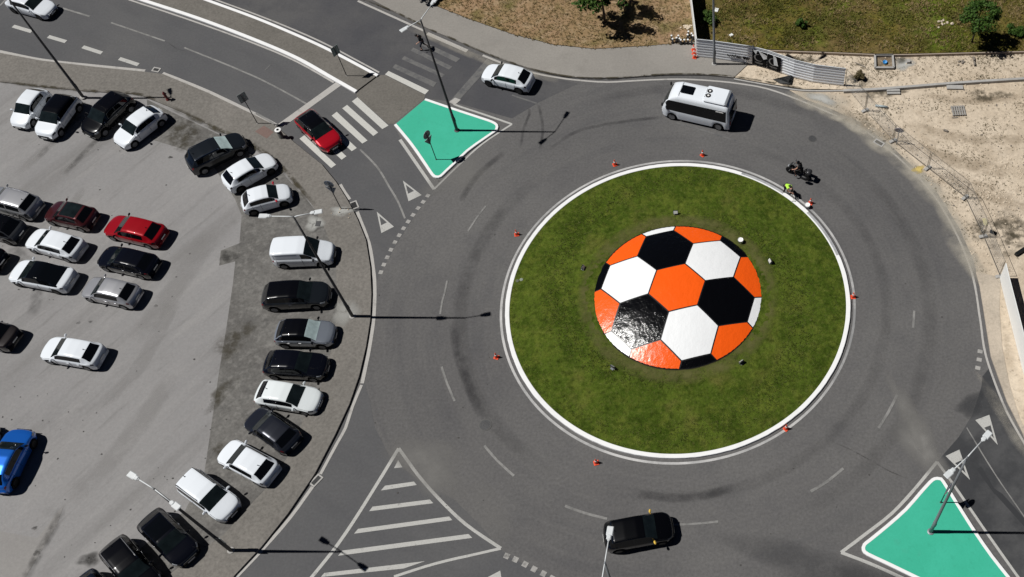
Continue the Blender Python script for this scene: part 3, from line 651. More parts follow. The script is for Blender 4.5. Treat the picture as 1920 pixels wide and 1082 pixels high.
for (px, py), rx, ry, rot, am in (((860, 330), 3.2, 1.6, .6, .7), ((800, 870), 3.5, 1.8, -.6, .8), ((1728, 835), 3.4, 1.3, 2.0, .9), ((1700, 770), 3, .7, 1.9, .8), ((900, 960), 3, 1.5, -.7, .4)):
    p = P(px, py); soft_blob('road_wear', M['pale_wear'], (p.x, p.y), rx, ry, .021, rot, am)
for (px, py), rx, ry, rot, am in (((1545, 195), 3.0, 1.3, -.5, .9), ((1520, 190), 1.6, 1.0, -.4, .9), ((1640, 262), 3.2, 1.0, -.7, .8), ((1730, 345), 3.5, 1.0, -.9, .7), ((1800, 460), 4, .9, -1.2, .6), ((1600, 232), 2.4, .8, -.5, .8), ((1868, 755), 2.5, .45, -1.1, .35), ((1900, 815), 2.5, .45, -1.1, .35)):
    p = P(px, py); soft_blob('dust', M['dust'], (p.x, p.y), rx, ry, .065, rot, am)
soft_ribbon('dust', M['dust'], PP([(1560, 207), (1612, 232), (1670, 277), (1705, 310), (1757, 366), (1797, 430), (1823, 490), (1836, 540)]), 1.3, .064, .8)
soft_ribbon('dust', M['dust'], PP([(760, 48), (830, 80), (900, 110), (960, 130), (1050, 152)]), .8, .022, .45)
for (px, py), rx, ry, rot, am in (((1540, 1072), 6.0, 1.6, -.35, .30), ((1640, 1095), 3, 1.2, -.3, .30), ((1820, 760), 1.2, .8, .8, .6)):
    p = P(px, py); soft_blob('stain', M['road_film'], (p.x, p.y), rx, ry, .018, rot, am)
p = P(1722, 319); soft_blob('dust', M['yellow_dust'], (p.x, p.y), .55, .4, .070, .5)
soft_ribbon('stain', M['dark_stain'], PP([(119, 950), (104, 985), (78, 1030), (45, 1090)]), .75, .062, .42)
mbs = MB()
for _ in range(150):
    q = (random.uniform(0, 430), random.uniform(210, 1080)) if random.random() < .6 else (random.uniform(690, 1800), random.uniform(170, 1080))
    p = P(*q, .05); 
    if math.hypot(p.x, p.y) < 13: continue
    zz = .0615 if q[0] < 431 else .0235; r = random.uniform(.02, .075); k = [(r * random.uniform(.6, 1.2)) for _ in range(7)]
    mbs.add([Vector((p.x + k[i] * math.cos(i * .898), p.y + k[i] * math.sin(i * .898), zz)) for i in range(7)], [tuple(range(7))])
struct('stain', mbs.mesh('stain'), plain('oil_spot', (.055, .052, .050), .9))
for pts, w in (([(1640, 868), (1668, 884), (1700, 897)], .10), ([(1560, 828), (1600, 846), (1632, 864)], .10), ([(312, 78), (332, 92), (352, 97)], .07)):
    soft_ribbon('crack', M['dark_stain'], PP(pts), w, .0245, .45)
for pts, w in (([(30, 330), (120, 250), (180, 215)], .5), ([(110, 330), (190, 270), (250, 250)], .35), ([(60, 480), (110, 420), (160, 350)], .4), ([(250, 640), (330, 540), (400, 440)], .9), ([(190, 760), (260, 690), (330, 560)], .6), ([(130, 940), (220, 850), (330, 700)], .8)):
    soft_ribbon('wear', soft('lot_wear', (0.285, 0.276, 0.270), .3, .65, .5) if 'lot_wear' not in bpy.data.materials else bpy.data.materials['lot_wear'], PP(pts), w * 2, .0605, .6)
for pts, w in (([(70, 300), (130, 235), (170, 215)], .25), ([(120, 330), (175, 270), (215, 230)], .25), ([(20, 460), (70, 520), (60, 600)], .4)):
    soft_ribbon('stain', M['dark_stain'], PP(pts), w * 2.5, .061, .35)
for (px, py), rx, ry in (((170, 645 - 41), .16, .12), ((148, 606), .16, .13), ((320, 296), .22, .14), ((293, 574), .16, .12), ((430, 482), .8, .6), ((168, 1050), .8, .5), ((70, 1038), .25, .2), ((66, 991), .2, .15)):
    p = P(px, py); soft_blob('stain', M['dark_stain'], (p.x, p.y), rx, ry, .060, 0, .75)
soft_ribbon('stain', M['moss'], PP([(316, 200), (404, 243), (470, 272), (523, 311), (580, 377), (592, 393)]), .55, .156, .9)
soft_ribbon('stain', M['moss'], PP([(0, 155), (78, 164), (155, 172), (259, 178.5), (316, 201)]), .35, .157, .9)  # shadow line where the pavement drops to the car park, painted on dark
soft_ribbon('stain', M['moss'], PP([(640, -16), (740, 24), (811, 59), (850, 75), (900, 97), (947, 115), (1003, 133), (1076, 146.5), (1154, 148), (1244, 141.5), (1322, 141.5), (1400, 149), (1504, 168)]), .20, .155, 1.0, False)
for (px, py), rx, ry in (((340, 262), 2.2, 1.0), ((350, 240), 1.6, .8), ((425, 850), 1.2, .8), ((440, 640), 1, 2), ((415, 740), .6, 1.6)):
    p = P(px, py); soft_blob('stain', M['moss'], (p.x, p.y), rx, ry, .060, -.5, .6)
p = P(640, 396, .15); soft_blob('cement_stain', M['cement_spill'], (p.x, p.y), .9, .5, .158, 0, .8)
p = P(591, 420, .06); soft_blob('cement_stain', M['cement_spill'], (p.x, p.y), .75, .75, .153, 0, .85)
p = P(648, 585, .15); soft_blob('cement_stain', M['cement_spill'], (p.x, p.y), 1.0, 1.2, .158, 0, .55)
for (px, py), rx, ry, rot in (((1695, 120), 1.0, .75, .5), ((1540, 185), 1.4, .5, -.4)):
    p = P(px, py, .09); soft_blob('cement_stain', M['cement_spill'], (p.x, p.y), rx, ry, .097, rot, .9)
for (px, py), rx, ry, rot in (((1655, 175), 2.2, .5, .1), ((1685, 107), 1.3, .8, .2), ((1500, 112), 2.2, .35, -.1), ((1610, 150), 1.2, .8, 0), ((1850, 178), 2.0, .7, 0), ((1900, 440), 2.2, 2.0, .5), ((1845, 430), 1.5, 1.2, .3)):
    p = P(px, py, .07); soft_blob('stain', M['moss'], (p.x, p.y), rx, ry, .098, rot, .75)
sheet('pavement', zoom(430, 150, 9.838)((470, 950), (640, 840), (820, 960), (690, 1080)), .156, M['red_tile'])

# ================================================================== VEHICLES
def interp(prof, u):
    for (a, za), (b, zb) in zip(prof, prof[1:]):
        if u <= b: return za + (zb - za) * ((u - a) / (b - a) if b > a else 0)
    return prof[-1][1]
def smooth_prof(prof, w=.016):
    def f(u):
        ww = min(w, u + .001, 1.001 - u)
        return sum(interp(prof, min(1, max(0, u + ww * k / 4))) * (5 - abs(k)) for k in range(-4, 5)) / 25
    return f
# H roof height, W width, uc cowl, uh header, ur roof rear, ug rear glass foot, hn nose height, hc cowl height, zg tail height, ty roof edge
STY = {
    'hatch':  dict(H=1.46, W=1.79, uc=.265, uh=.425, ur=.815, ug=.94, hn=.69, hc=.96, zg=1.02, ty=.745, sw=(.345, .59, .605, .785)),
    'suv':    dict(H=1.62, W=1.85, uc=.25, uh=.41, ur=.855, ug=.96, hn=.84, hc=1.08, zg=1.10, ty=.775, sw=(.32, .575, .59, .85)),
    'estate': dict(H=1.60, W=1.80, uc=.245, uh=.41, ur=.93, ug=.985, hn=.78, hc=1.03, zg=1.02, ty=.80, sw=(.32, .575, .59, .90)),
    'sedan':  dict(H=1.46, W=1.80, uc=.27, uh=.43, ur=.73, ug=.86, hn=.70, hc=.97, zg=1.04, ty=.76, sw=(.35, .60, .615, .79)),
    'fastback': dict(H=1.45, W=1.90, uc=.235, uh=.42, ur=.66, ug=.905, hn=.66, hc=.93, zg=1.06, ty=.76, sw=(.32, .58, .59, .80)),
    'fiat':   dict(H=1.49, W=1.63, uc=.25, uh=.41, ur=.80, ug=.94, hn=.76, hc=1.00, zg=.98, ty=.78, sw=(.32, .62, .635, .80)),
    'van':    dict(H=1.82, W=1.80, uc=.23, uh=.40, ur=.972, ug=.99, hn=.80, hc=1.10, zg=1.00, ty=.87, sw=(.30, .47, .52, .92)),
    'crossover': dict(H=1.58, W=1.80, uc=.255, uh=.415, ur=.80, ug=.94, hn=.80, hc=1.03, zg=1.08, ty=.755, sw=(.325, .56, .575, .78)),
}
_wheel = {}
def wheel_meshes(kind):
    if kind not in _wheel:
        mb = MB(); mt = Matrix.Rotation(R(90), 4, 'X')
        mb.lathe([(.2, -.10), (.30, -.10), (.325, -.07), (.328, 0), (.325, .07), (.30, .10), (.2, .10)], 28, mtx=mt); t = mb.mesh('wheel')
        t.materials.append(M['tyre']); [setattr(p, 'use_smooth', True) for p in t.polygons]
        mr = MB()
        for s_ in (1, -1):
            mr.lathe([(.215, .104 * s_), (.20, .109 * s_), (.185, .095 * s_)], 24, mtx=mt)
            mr.lathe([(0.001, .100 * s_), (.05, .104 * s_), (.06, .096 * s_)], 14, mtx=mt)
            for k in range(5):
                a = k * 2 * math.pi / 5; rot = Matrix.Rotation(a, 4, 'Y')
                mr.box(-.028, .028, min(.088 * s_, .103 * s_), max(.088 * s_, .103 * s_), .04, .20, rot)
        r = mr.mesh('rim'); r.materials.append(M[kind])
        _wheel[kind] = (t, r)
    return _wheel[kind]
def car(name, label, cat, style, L, F=None, B=None, mid=None, head=None, paint=None, roof=None, sunroof=None, rim='rim', head_m='headlight', tail_m='taillight',
        mirror=None, screen='glass_screen', rails=False, antenna=True, z=.05, group=None, trim=None, H=None, W=None, plate=True, handles=None):
    st = dict(STY[style])
    if H: st['H'] = H
    if W: st['W'] = W
    if F and B:
        a = P(*F, .5 + z); b = P(*B, .62 + z); d = a - b; d.z = 0
        head = math.atan2(d.y, d.x); c = (a + b) / 2
        if mid == 'F': c = a - d.normalized() * L / 2
        if mid == 'B': c = b + d.normalized() * L / 2
    else: c = P(*mid, z)
    t = thing(name, label, cat, (c.x, c.y, z), head, group)
    H, W, uc, uh, ur, ug, hn, hc, zg, ty = (st[k] for k in ('H', 'W', 'uc', 'uh', 'ur', 'ug', 'hn', 'hc', 'zg', 'ty'))
    top = smooth_prof([(0, .42), (.004, hn - .16), (.022, hn - .02), (.09, hn + .08), (uc, hc), (uh, H - .06), (uh + .11, H), ((uh + ur) / 2 + .06, H - .015), (ur, H - .09), (ug, zg), (.988, zg - .10), (1, .55)], .013)
    sho = smooth_prof([(0, .40), (.004, hn - .20), (.03, hn - .07), (.10, hn + .02), (uc, hc - .08), (.62, hc - .03), (max(.7, ug - .10), hc - .02), (ug, min(zg - .05, hc)), (.988, zg - .16), (1, .5)], .02)
    wf = .19 if style in ('van',) else .30
    def wid(u):
        k = 1.0
        if u < .14: k -= wf * ((.14 - u) / .14) ** 2.3
        if u > .86: k -= .19 * ((u - .86) / .14) ** 2.2
        return W / 2 * k
    ax = [L / 2 - .19 * L - .02, -L / 2 + .185 * L]            # axle positions
    wr = .30 + .02 if style not in ('suv', 'crossover') else .335
    us = sorted(set([i / 62 for i in range(63)] + [uc, uh, ur, ug, *st['sw'], .03, .10, .945, .985]))
    uu = [us[0]]
    for u in us[1:]:
        if u - uu[-1] > .0045: uu.append(u)
        elif u in (uc, uh, ur, ug) or u in st['sw']: uu[-1] = u
    uu[-1] = 1.0
    rows = []
    for u in uu:
        x = L / 2 - u * L; w = wid(u); zt = top(u); zs = min(sho(u), zt - .012); z0 = .21
        for a in ax:
            d = abs(x - a); ra = wr + .055
            if d < ra: z0 = max(z0, wr + math.sqrt(ra * ra - d * d) * .98)
        z0 = min(z0, zs - .06)
        if u < .03 or u > .97: z0 = max(z0, .24)
        g = max(0, min(1, (zt - zs - .07) / .26)); g = g * g * (3 - 2 * g)
        lp = lambda a, b: a + (b - a) * g
        pts = [(.93, z0), (.99, z0 + .3 * (zs - z0)), (1.0, z0 + .6 * (zs - z0)), (.997, z0 + .84 * (zs - z0)), (.975, zs)]
        cab = [(.945, .045)] + [(.945 + (ty - .945) * k, .045 + (.90 - .045) * k) for k in (.14, .88)] + [(ty, .90), (ty - .075, .962), (ty * .66, .988), (ty * .33, .998), (0, 1)]
        hod = [(.945, .22), (.925, .34), (.88, .60), (.84, .70), (.76, .83), (.52, .945), (.27, .985), (0, 1)]
        pts += [(lp(h[0], q[0]), zs + (zt - zs) * lp(h[1], q[1])) for h, q in zip(hod, cab)]
        row = []
        for yy, zz in pts:
            y = yy * w
            bow = (.16 * max(0, 1 - u / .16) + -.12 * max(0, (u - .86) / .14)) * (abs(yy * w) / (W / 2)) ** 2
            row.append(Vector((x - bow, y, zz)))
        rows.append(row)
    n = len(rows[0]); parts = {}
    def put(key, vs):
        mbk = parts.setdefault(key, {'v': {}, 'vs': [], 'f': []}); f = []
        for v in vs:
            k = (round(v.x, 5), round(v.y, 5), round(v.z, 5))
            if k not in mbk['v']: mbk['v'][k] = len(mbk['vs']); mbk['vs'].append(v)
            if not f or f[-1] != mbk['v'][k]: f.append(mbk['v'][k])
        if len(set(f)) >= 3: mbk['f'].append(tuple(dict.fromkeys(f)))
    s0, s1, s2, s3 = st['sw']
    for i in range(len(uu) - 1):
        um = (uu[i] + uu[i + 1]) / 2
        for j in range(n - 1):
            key = 'body'
            if j >= 8:
                if uc + .004 < um < uh: key = 'windscreen'
                elif ur < um < ug - .012 and style != 'van' and (j >= 9 or style in ('fastback', 'sedan')): key = 'rear_window'
                elif uh < um < ur and j >= (8 if roof else 9):
                    if roof: key = 'roof'
                    if sunroof and j >= 9 and uh + .03 < um < ur - .04: key = 'sunroof'
            elif j == 7:
                if roof and uc < um < ug: key = 'roof'
            elif j == 6:
                if s0 < um < s1 or s2 < um < s3: key = 'side_window' if not (style == 'van' and um > s2 - .001) else 'side_panel'
                elif roof and s0 < um < ug: key = 'roof'
                elif s1 <= um <= s2 and style != 'van': key = 'door_pillar'
            elif j in (3, 4, 5) and um < .11:
                if .028 < um < .10: key = 'headlight'
            elif j in (3, 4):
                if .028 < um < .10: key = 'headlight'
                elif .945 < um < .985: key = 'tail_light'
            elif trim and j == 0: key = 'lower_trim'
            a, b, c2, d2 = rows[i][j], rows[i][j + 1], rows[i + 1][j + 1], rows[i + 1][j]
            m_ = lambda v: Vector((v.x, -v.y, v.z))
            if key in ('side_window', 'headlight', 'tail_light', 'side_panel', 'door_pillar'):
                put(key + '+', (a, d2, c2, b)); put(key + '-', (m_(a), m_(b), m_(c2), m_(d2)))
            else: put(key, (a, d2, c2, b)); put(key, (m_(a), m_(b), m_(c2), m_(d2)))
    for row, flip in ((rows[0], False), (rows[-1], True)):
        for j in range(n - 1):
            a, b = row[j], row[j + 1]; a2, b2 = Vector((a.x, -a.y, a.z)), Vector((b.x, -b.y, b.z))
            put('body', (a2, a, b, b2) if flip else (a, a2, b2, b))
    mats = {'body': paint, 'windscreen': M[screen], 'rear_window': M['glass'], 'roof': roof, 'sunroof': sunroof, 'side_window': M['glass'], 'door_pillar': M['black_plastic'],
            'headlight': M[head_m], 'tail_light': M[tail_m], 'lower_trim': trim, 'side_panel': paint}
    for k, d in parts.items():
        base = k.rstrip('+-'); o = link(base, mesh(base, d['vs'], d['f']), mats[base], t, True)
        if base == 'side_panel':
            for v in o.data.vertices: v.co.y *= .985
        if base == 'door_pillar' and roof: o.data.materials[0] = roof
    mb = MB(); mb.box(-L / 2 + .22, L / 2 - .25, -W / 2 * .82, W / 2 * .82, .16, min(hn, hc) - .06)
    mb.build('underbody', M['under'], t)
    tm, rm = wheel_meshes(rim)
    for a in ax:
        for s_ in (1, -1):
            wv = link('wheel', tm, None, t); wv.location = (a, s_ * (W / 2 - .115), wr); sc = wr / .328; wv.scale = (sc, 1, sc)
            rv = link('rim', rm, None, wv)
    mcol = mirror or paint
    for s_ in (1, -1):
        mb = MB(); mx = L / 2 - (uc + .045) * L
        mt = Matrix.Translation((mx, s_ * (W / 2 + .085), hc + .05)) @ Matrix.Rotation(-s_ * .25, 4, 'Z')
        mb.rbox(0, 0, 0, .13, .24, .16, .05, mt); mb.tube([(mx, s_ * (W / 2 - .06), hc - .02), (mx, s_ * (W / 2 + .04), hc)], .03, 6)
        mb.build('door_mirror', mcol, t)
    mb = MB(); mb.rbox(L / 2 - .005, 0, hn - .26, .05, W * .52, .16, .02); mb.rbox(L / 2 - .03, 0, .30, .06, W * .6, .10, .02); mb.build('grille', M['black_plastic'], t)
    if plate:
        mb = MB(); mb.rbox(L / 2 + .018, 0, .42, .02, .5, .11, .008); mb.build('number_plate', M['plate'], t)
        mb = MB(); mb.rbox(-L / 2 - .012, 0, .68, .02, .5, .11, .008); mb.build('number_plate', M['plate'], t)
    if antenna:
        mb = MB(); ax_ = L / 2 - (ur - .04) * L; mb.tube([(ax_, 0, H - .06), (ax_ - .10, 0, H + .09)], [.03, .008], 6); mb.build('antenna', M['black_plastic'], t)
    if rails:
        for s_ in (1, -1):
            mb = MB(); y = s_ * W / 2 * (ty - .045); x0, x1 = L / 2 - (uh + .03) * L, L / 2 - (ur - .01) * L
            mb.tube([(x0, y, H - .10), (x0 - .1, y, H - .02), (x1 + .1, y, H - .02), (x1, y, H - .11)], .022, 6)
            mb.build('roof_rail', rails, t)
    if handles:
        for s_ in (1, -1):
            for uq in ((s1 - .035), (s3 - .06)):
                mb = MB(); mb.rbox(L / 2 - uq * L, s_ * (W / 2 * 1.0), hc - .17, .19, .04, .04, .012); mb.build('door_handle', handles, t)
    near = lambda u: min(range(len(uu)), key=lambda i_: abs(uu[i_] - u))       # bonnet and door shut lines
    for sg in (1, -1):
        ln_ = [[Vector((rows[i_][j].x, sg * (rows[i_][j].y + .002), rows[i_][j].z)) for j in range(1, 6)] for i_ in map(near, (s0 - .005, s1, s3 - .03))]
        ln_.append([Vector((rows[i_][6].x, sg * rows[i_][6].y, rows[i_][6].z + .002)) for i_ in range(near(.05), near(uc))])
        for q in ln_: mb = MB(); mb.tube(q, .009, 4); mb.build('shut_line', M['black_plastic'], t)
    return t

WHITE = car_paint('white', (0.70, 0.735, 0.78), 0, .3); PEARL = car_paint('pearl_white', (0.68, 0.72, 0.73), 0, .3)
SILVER = car_paint('silver', (0.50, 0.50, 0.52), .65, .3); SILVER2 = car_paint('dull_silver', (0.36, 0.37, 0.39), .6, .32); GREY = car_paint('grey', (0.016, 0.018, 0.026), .35, .28)
SLATE = car_paint('slate', (0.0105, 0.0130, 0.0165), .2, .3); BLACK = car_paint('black', (0.0022, 0.0022, 0.0030), 0, .2); INK = car_paint('ink_black', (0.0028, 0.0032, 0.0060), .0, .2)
RED = car_paint('red', (0.27, 0.004, 0.009), .1, .3); BRIGHT = car_paint('bright_red', (0.40, 0.006, 0.016), .25, .28); MAROON = car_paint('maroon', (0.060, 0.010, 0.012), .4, .32)
BLUE = car_paint('blue', (0.012, 0.13, 0.56), .45, .28); NAVY = car_paint('navy', (0.006, 0.010, 0.020), .2, .3); BROWN = car_paint('brown', (0.014, 0.010, 0.010), .3, .35)
ICE = car_paint('ice_grey', (0.30, 0.33, 0.38), .6, .3); DARKG = car_paint('graphite', (0.055, 0.058, 0.064), .5, .35); TAXI = car_paint('taxi_black', (0.0012, 0.0012, 0.0016), 0, .3)
GP = 'cars parked along the kerbside bays'; GL = 'cars parked in the middle of the car park'; GR = 'vehicles driving on the road'
def z6(x0, y0): return lambda a, b: (x0 + a / 6, y0 + b / 6)
car('parked_car', 'small white hatchback at the top left end of the parked row, nose to the camera', 'car', 'hatch', 3.75, (33, 238), (86, 164), 'F', paint=SILVER if False else WHITE, W=1.66, H=1.5, group=GP, antenna=False)
car('parked_car', 'white compact SUV with a black roof, between a small white hatchback and a black SUV', 'car', 'suv', 4.15, (82.5, 258), (136, 183), 'F', paint=WHITE, roof=BLACK, mirror=WHITE, group=GP, head_m='headlight_dark', trim=M['black_plastic'])
car('parked_car', 'black SUV parked beside the foot of the dark lamp post, nose to the camera', 'car', 'suv', 4.40, (164, 253), (250, 172), 'F', paint=BLACK, mirror=WHITE if False else BLACK, group=GP, handles=M['chrome'])
car('parked_car', 'white hatchback parked nearest the red hydrant, nose pointing down left', 'car', 'hatch', 4.15, (221, 271.5), (297, 210), 'F', paint=WHITE, group=GP, handles=WHITE)
car('parked_car', 'dark grey SUV with a silver sunshade in its windscreen, parked nose to the pavement', 'car', 'suv', 4.55, (461, 262), (352.5, 313), 'B', paint=SLATE, rails=M['chrome'], screen='glass_shade', group=GP)
car('parked_car', 'white hatchback parked between the dark grey SUV and a tiny white city car', 'car', 'hatch', 4.05, (510, 300), (421.7, 348), 'B', paint=WHITE, tail_m='taillight_dark', rim='rim_dark', mirror=M['black_plastic'], group=GP)
car('parked_car', 'tiny white city car with red mirrors parked beside a double lamp head', 'car', 'fiat', 3.62, (546, 361), (453, 385), 'B', paint=WHITE, mirror=M['red_mirror'], rim='rim_dark', group=GP)
car('parked_car', 'white panel van parked under the leaning lamp post', 'van', 'van', 4.30, (627, 475), (513, 478), 'B', paint=WHITE, mirror=M['black_plastic'], antenna=False, group=GP)
car('parked_car', 'black estate SUV with a dark slate bonnet, parked right below the white van', 'car', 'suv', 4.65, (618, 553), (492.5, 558), 'B', paint=SLATE, roof=BLACK, mirror=BLACK, group=GP, handles=M['chrome'])
car('parked_car', 'silver blue hatchback with a black roof and white sunshade in its windscreen', 'car', 'crossover', 4.05, (629, 628), (517.5, 625), 'B', paint=ICE, roof=BLACK, screen='glass_shade', mirror=BLACK, handles=M['white_plastic'], trim=M['black_plastic'], group=GP)
car('parked_car', 'all black hatchback between the silver blue car and a pearl white hatchback', 'car', 'crossover', 4.25, (615, 690), (497, 682), 'B', paint=INK, mirror=BLACK, group=GP)
car('parked_car', 'pearl white hatchback below the all black hatchback, nose to the pavement', 'car', 'hatch', 4.35, (601, 755), (482.5, 735), 'B', paint=PEARL, group=GP, rim='rim', head_m='headlight_dark', mirror=PEARL)
car('parked_car', 'dark grey car with a shiny roof, backed up to the pavement', 'car', 'hatch', 4.05, (470, 778), (548, 832), 'F', paint=GREY, mirror=GREY, group=GP, antenna=False, head_m='headlight')
car('parked_car', 'white hatchback backed up to the pavement, below the dark grey car with shiny roof', 'car', 'hatch', 4.20, (418, 842), (513, 893), 'F', paint=WHITE, tail_m='taillight_dark', group=GP)
car('parked_car', 'white estate car with black roof rails, nose to the pavement', 'car', 'estate', 4.15, (438, 963), (355, 902), 'F', paint=WHITE, rails=M['black_plastic'], group=GP)
car('parked_car', 'glossy black car with a sunroof, parked beside the lower left lamp post', 'car', 'crossover', 4.20, (353, 1044), (278, 969), 'B', paint=INK, sunroof=M['glass'], mirror=BLACK, group=GP, handles=M['chrome'], antenna=False)
car('parked_car', 'black SUV with red rear lamps, cut off by the bottom edge', 'car', 'suv', 4.40, (210 + 66, 1019 + 78), (210, 1019), 'B', paint=BLACK, rails=M['chrome'], mirror=WHITE if False else BLACK, group=GP, handles=M['chrome'])
car('parked_car', 'navy car of which only the tail shows at the bottom left edge', 'car', 'hatch', 4.20, (150 + 66, 1078 + 78), (152, 1082), 'B', paint=NAVY, group=GP)
car('parked_car', 'silver SUV with roof rails, leftmost of the back row in the car park', 'car', 'suv', 4.30, (-32, 367), (71, 393), 'B', paint=SILVER2, roof=SILVER, rails=M['chrome'], group=GL, tail_m='taillight_dark')
car('parked_car', 'dark maroon hatchback with a black sunroof, between the silver SUV and the red car', 'car', 'hatch', 3.85, (93, 396), (177, 413), 'B', paint=MAROON, sunroof=M['glass_screen'], group=GL, tail_m='taillight_dark', mirror=MAROON, antenna=False)
car('parked_car', 'bright red hatchback with a red roof standing in the open car park', 'car', 'hatch', 4.62, (201, 422), (307, 445), paint=RED, group=GL, tail_m='taillight_dark', mirror=BLACK, W=1.84, H=1.5, handles=None)
car('parked_car', 'grey hatchback with a black roof, cut off by the left edge beside the white hatchback', 'car', 'crossover', 4.10, (-60, 412), (41, 438), 'B', paint=DARKG, roof=BLACK, group=GL, tail_m='taillight_dark', rim='rim_dark')
car('parked_car', 'white five door hatchback between the maroon hatchback and the glass roofed saloon', 'car', 'hatch', 4.40, (51, 445), (157.5, 472), paint=WHITE, group=GL, tail_m='taillight_dark', handles=WHITE)
car('parked_car', 'black hatchback with chrome window line, parked below the bright red car', 'car', 'hatch', 4.45, (188, 480), (293, 502), paint=INK, group=GL, mirror=INK, handles=M['chrome'], antenna=False)
car('parked_car', 'white saloon with an all glass black roof', 'car', 'fastback', 4.75, (21, 507), (138, 528), paint=WHITE, roof=M['glass'], group=GL, rim='rim_dark', tail_m='taillight_dark', antenna=False)
car('parked_car', 'silver hatchback with bright red tail lamps beside the glass roofed white saloon', 'car', 'hatch', 4.15, (157.5, 538), (260, 558), paint=SILVER, group=GL, W=1.74, H=1.5, mirror=SILVER, handles=M['chrome'])
car('parked_car', 'dark brown saloon cut off by the left edge next to the lone white hatchback', 'car', 'sedan', 4.40, (-75, 610), (29, 638), 'B', paint=BROWN, roof=GREY, group=GL, tail_m='taillight_dark')
car('parked_car', 'lone white hatchback in the emptiest part of the car park', 'car', 'hatch', 4.33, (82, 653), (192, 670), paint=WHITE, group=GL, tail_m='taillight_dark', handles=WHITE)
car('parked_car', 'black car showing only its tail at the left edge behind the glass roofed saloon', 'car', 'hatch', 4.2, (-95, 466), (5, 492), 'B', paint=BLACK, group=GL)
car('parked_car', 'bright blue hatchback cut off by the left edge, nose pointing up right', 'car', 'crossover', 4.30, (47, 806), (-2, 903), 'F', paint=BLUE, rim='rim_dark', group=GL, mirror=BLACK, antenna=False, W=1.84)
car('parked_car', 'grey car of which only a corner shows beside the bright blue hatchback', 'car', 'hatch', 4.1, (-20, 796), (-68, 893), 'F', paint=DARKG, group=GL, antenna=False)
# road traffic
car('moving_car', 'white hatchback driving in at the top left corner', 'car', 'hatch', 4.2, (99, 22), (0, -6), 'F', paint=WHITE, z=.005, group=GR, W=1.74, rim='rim_dark')
car('moving_car', 'bright red car with a black roof driving over the zebra crossing', 'car', 'crossover', 4.35, (627, 275), (567.5, 217), 'B', paint=BRIGHT, roof=BLACK, mirror=BLACK, z=.005, group=GR, trim=M['black_plastic'], rails=M['chrome'], head_m='headlight_dark')
car('moving_car', 'white crossover driving away from the roundabout beside the grassy pavement', 'car', 'crossover', 4.25, (907.5, 137), (996.7, 156.7), paint=WHITE, z=.005, group=GR, rim='rim_dark', trim=M['black_plastic'], tail_m='taillight_dark', mirror=M['black_plastic'])
tx = car('taxi', 'black car with yellow door mirrors driving round the bottom of the roundabout', 'car', 'suv', 4.30, (1241, 991), (1132, 1010), 'B', paint=TAXI, mirror=M['yellow_mirror'], z=.005, group=GR, head_m='headlight_dark', tail_m='taillight_dark', rim='rim_dark')

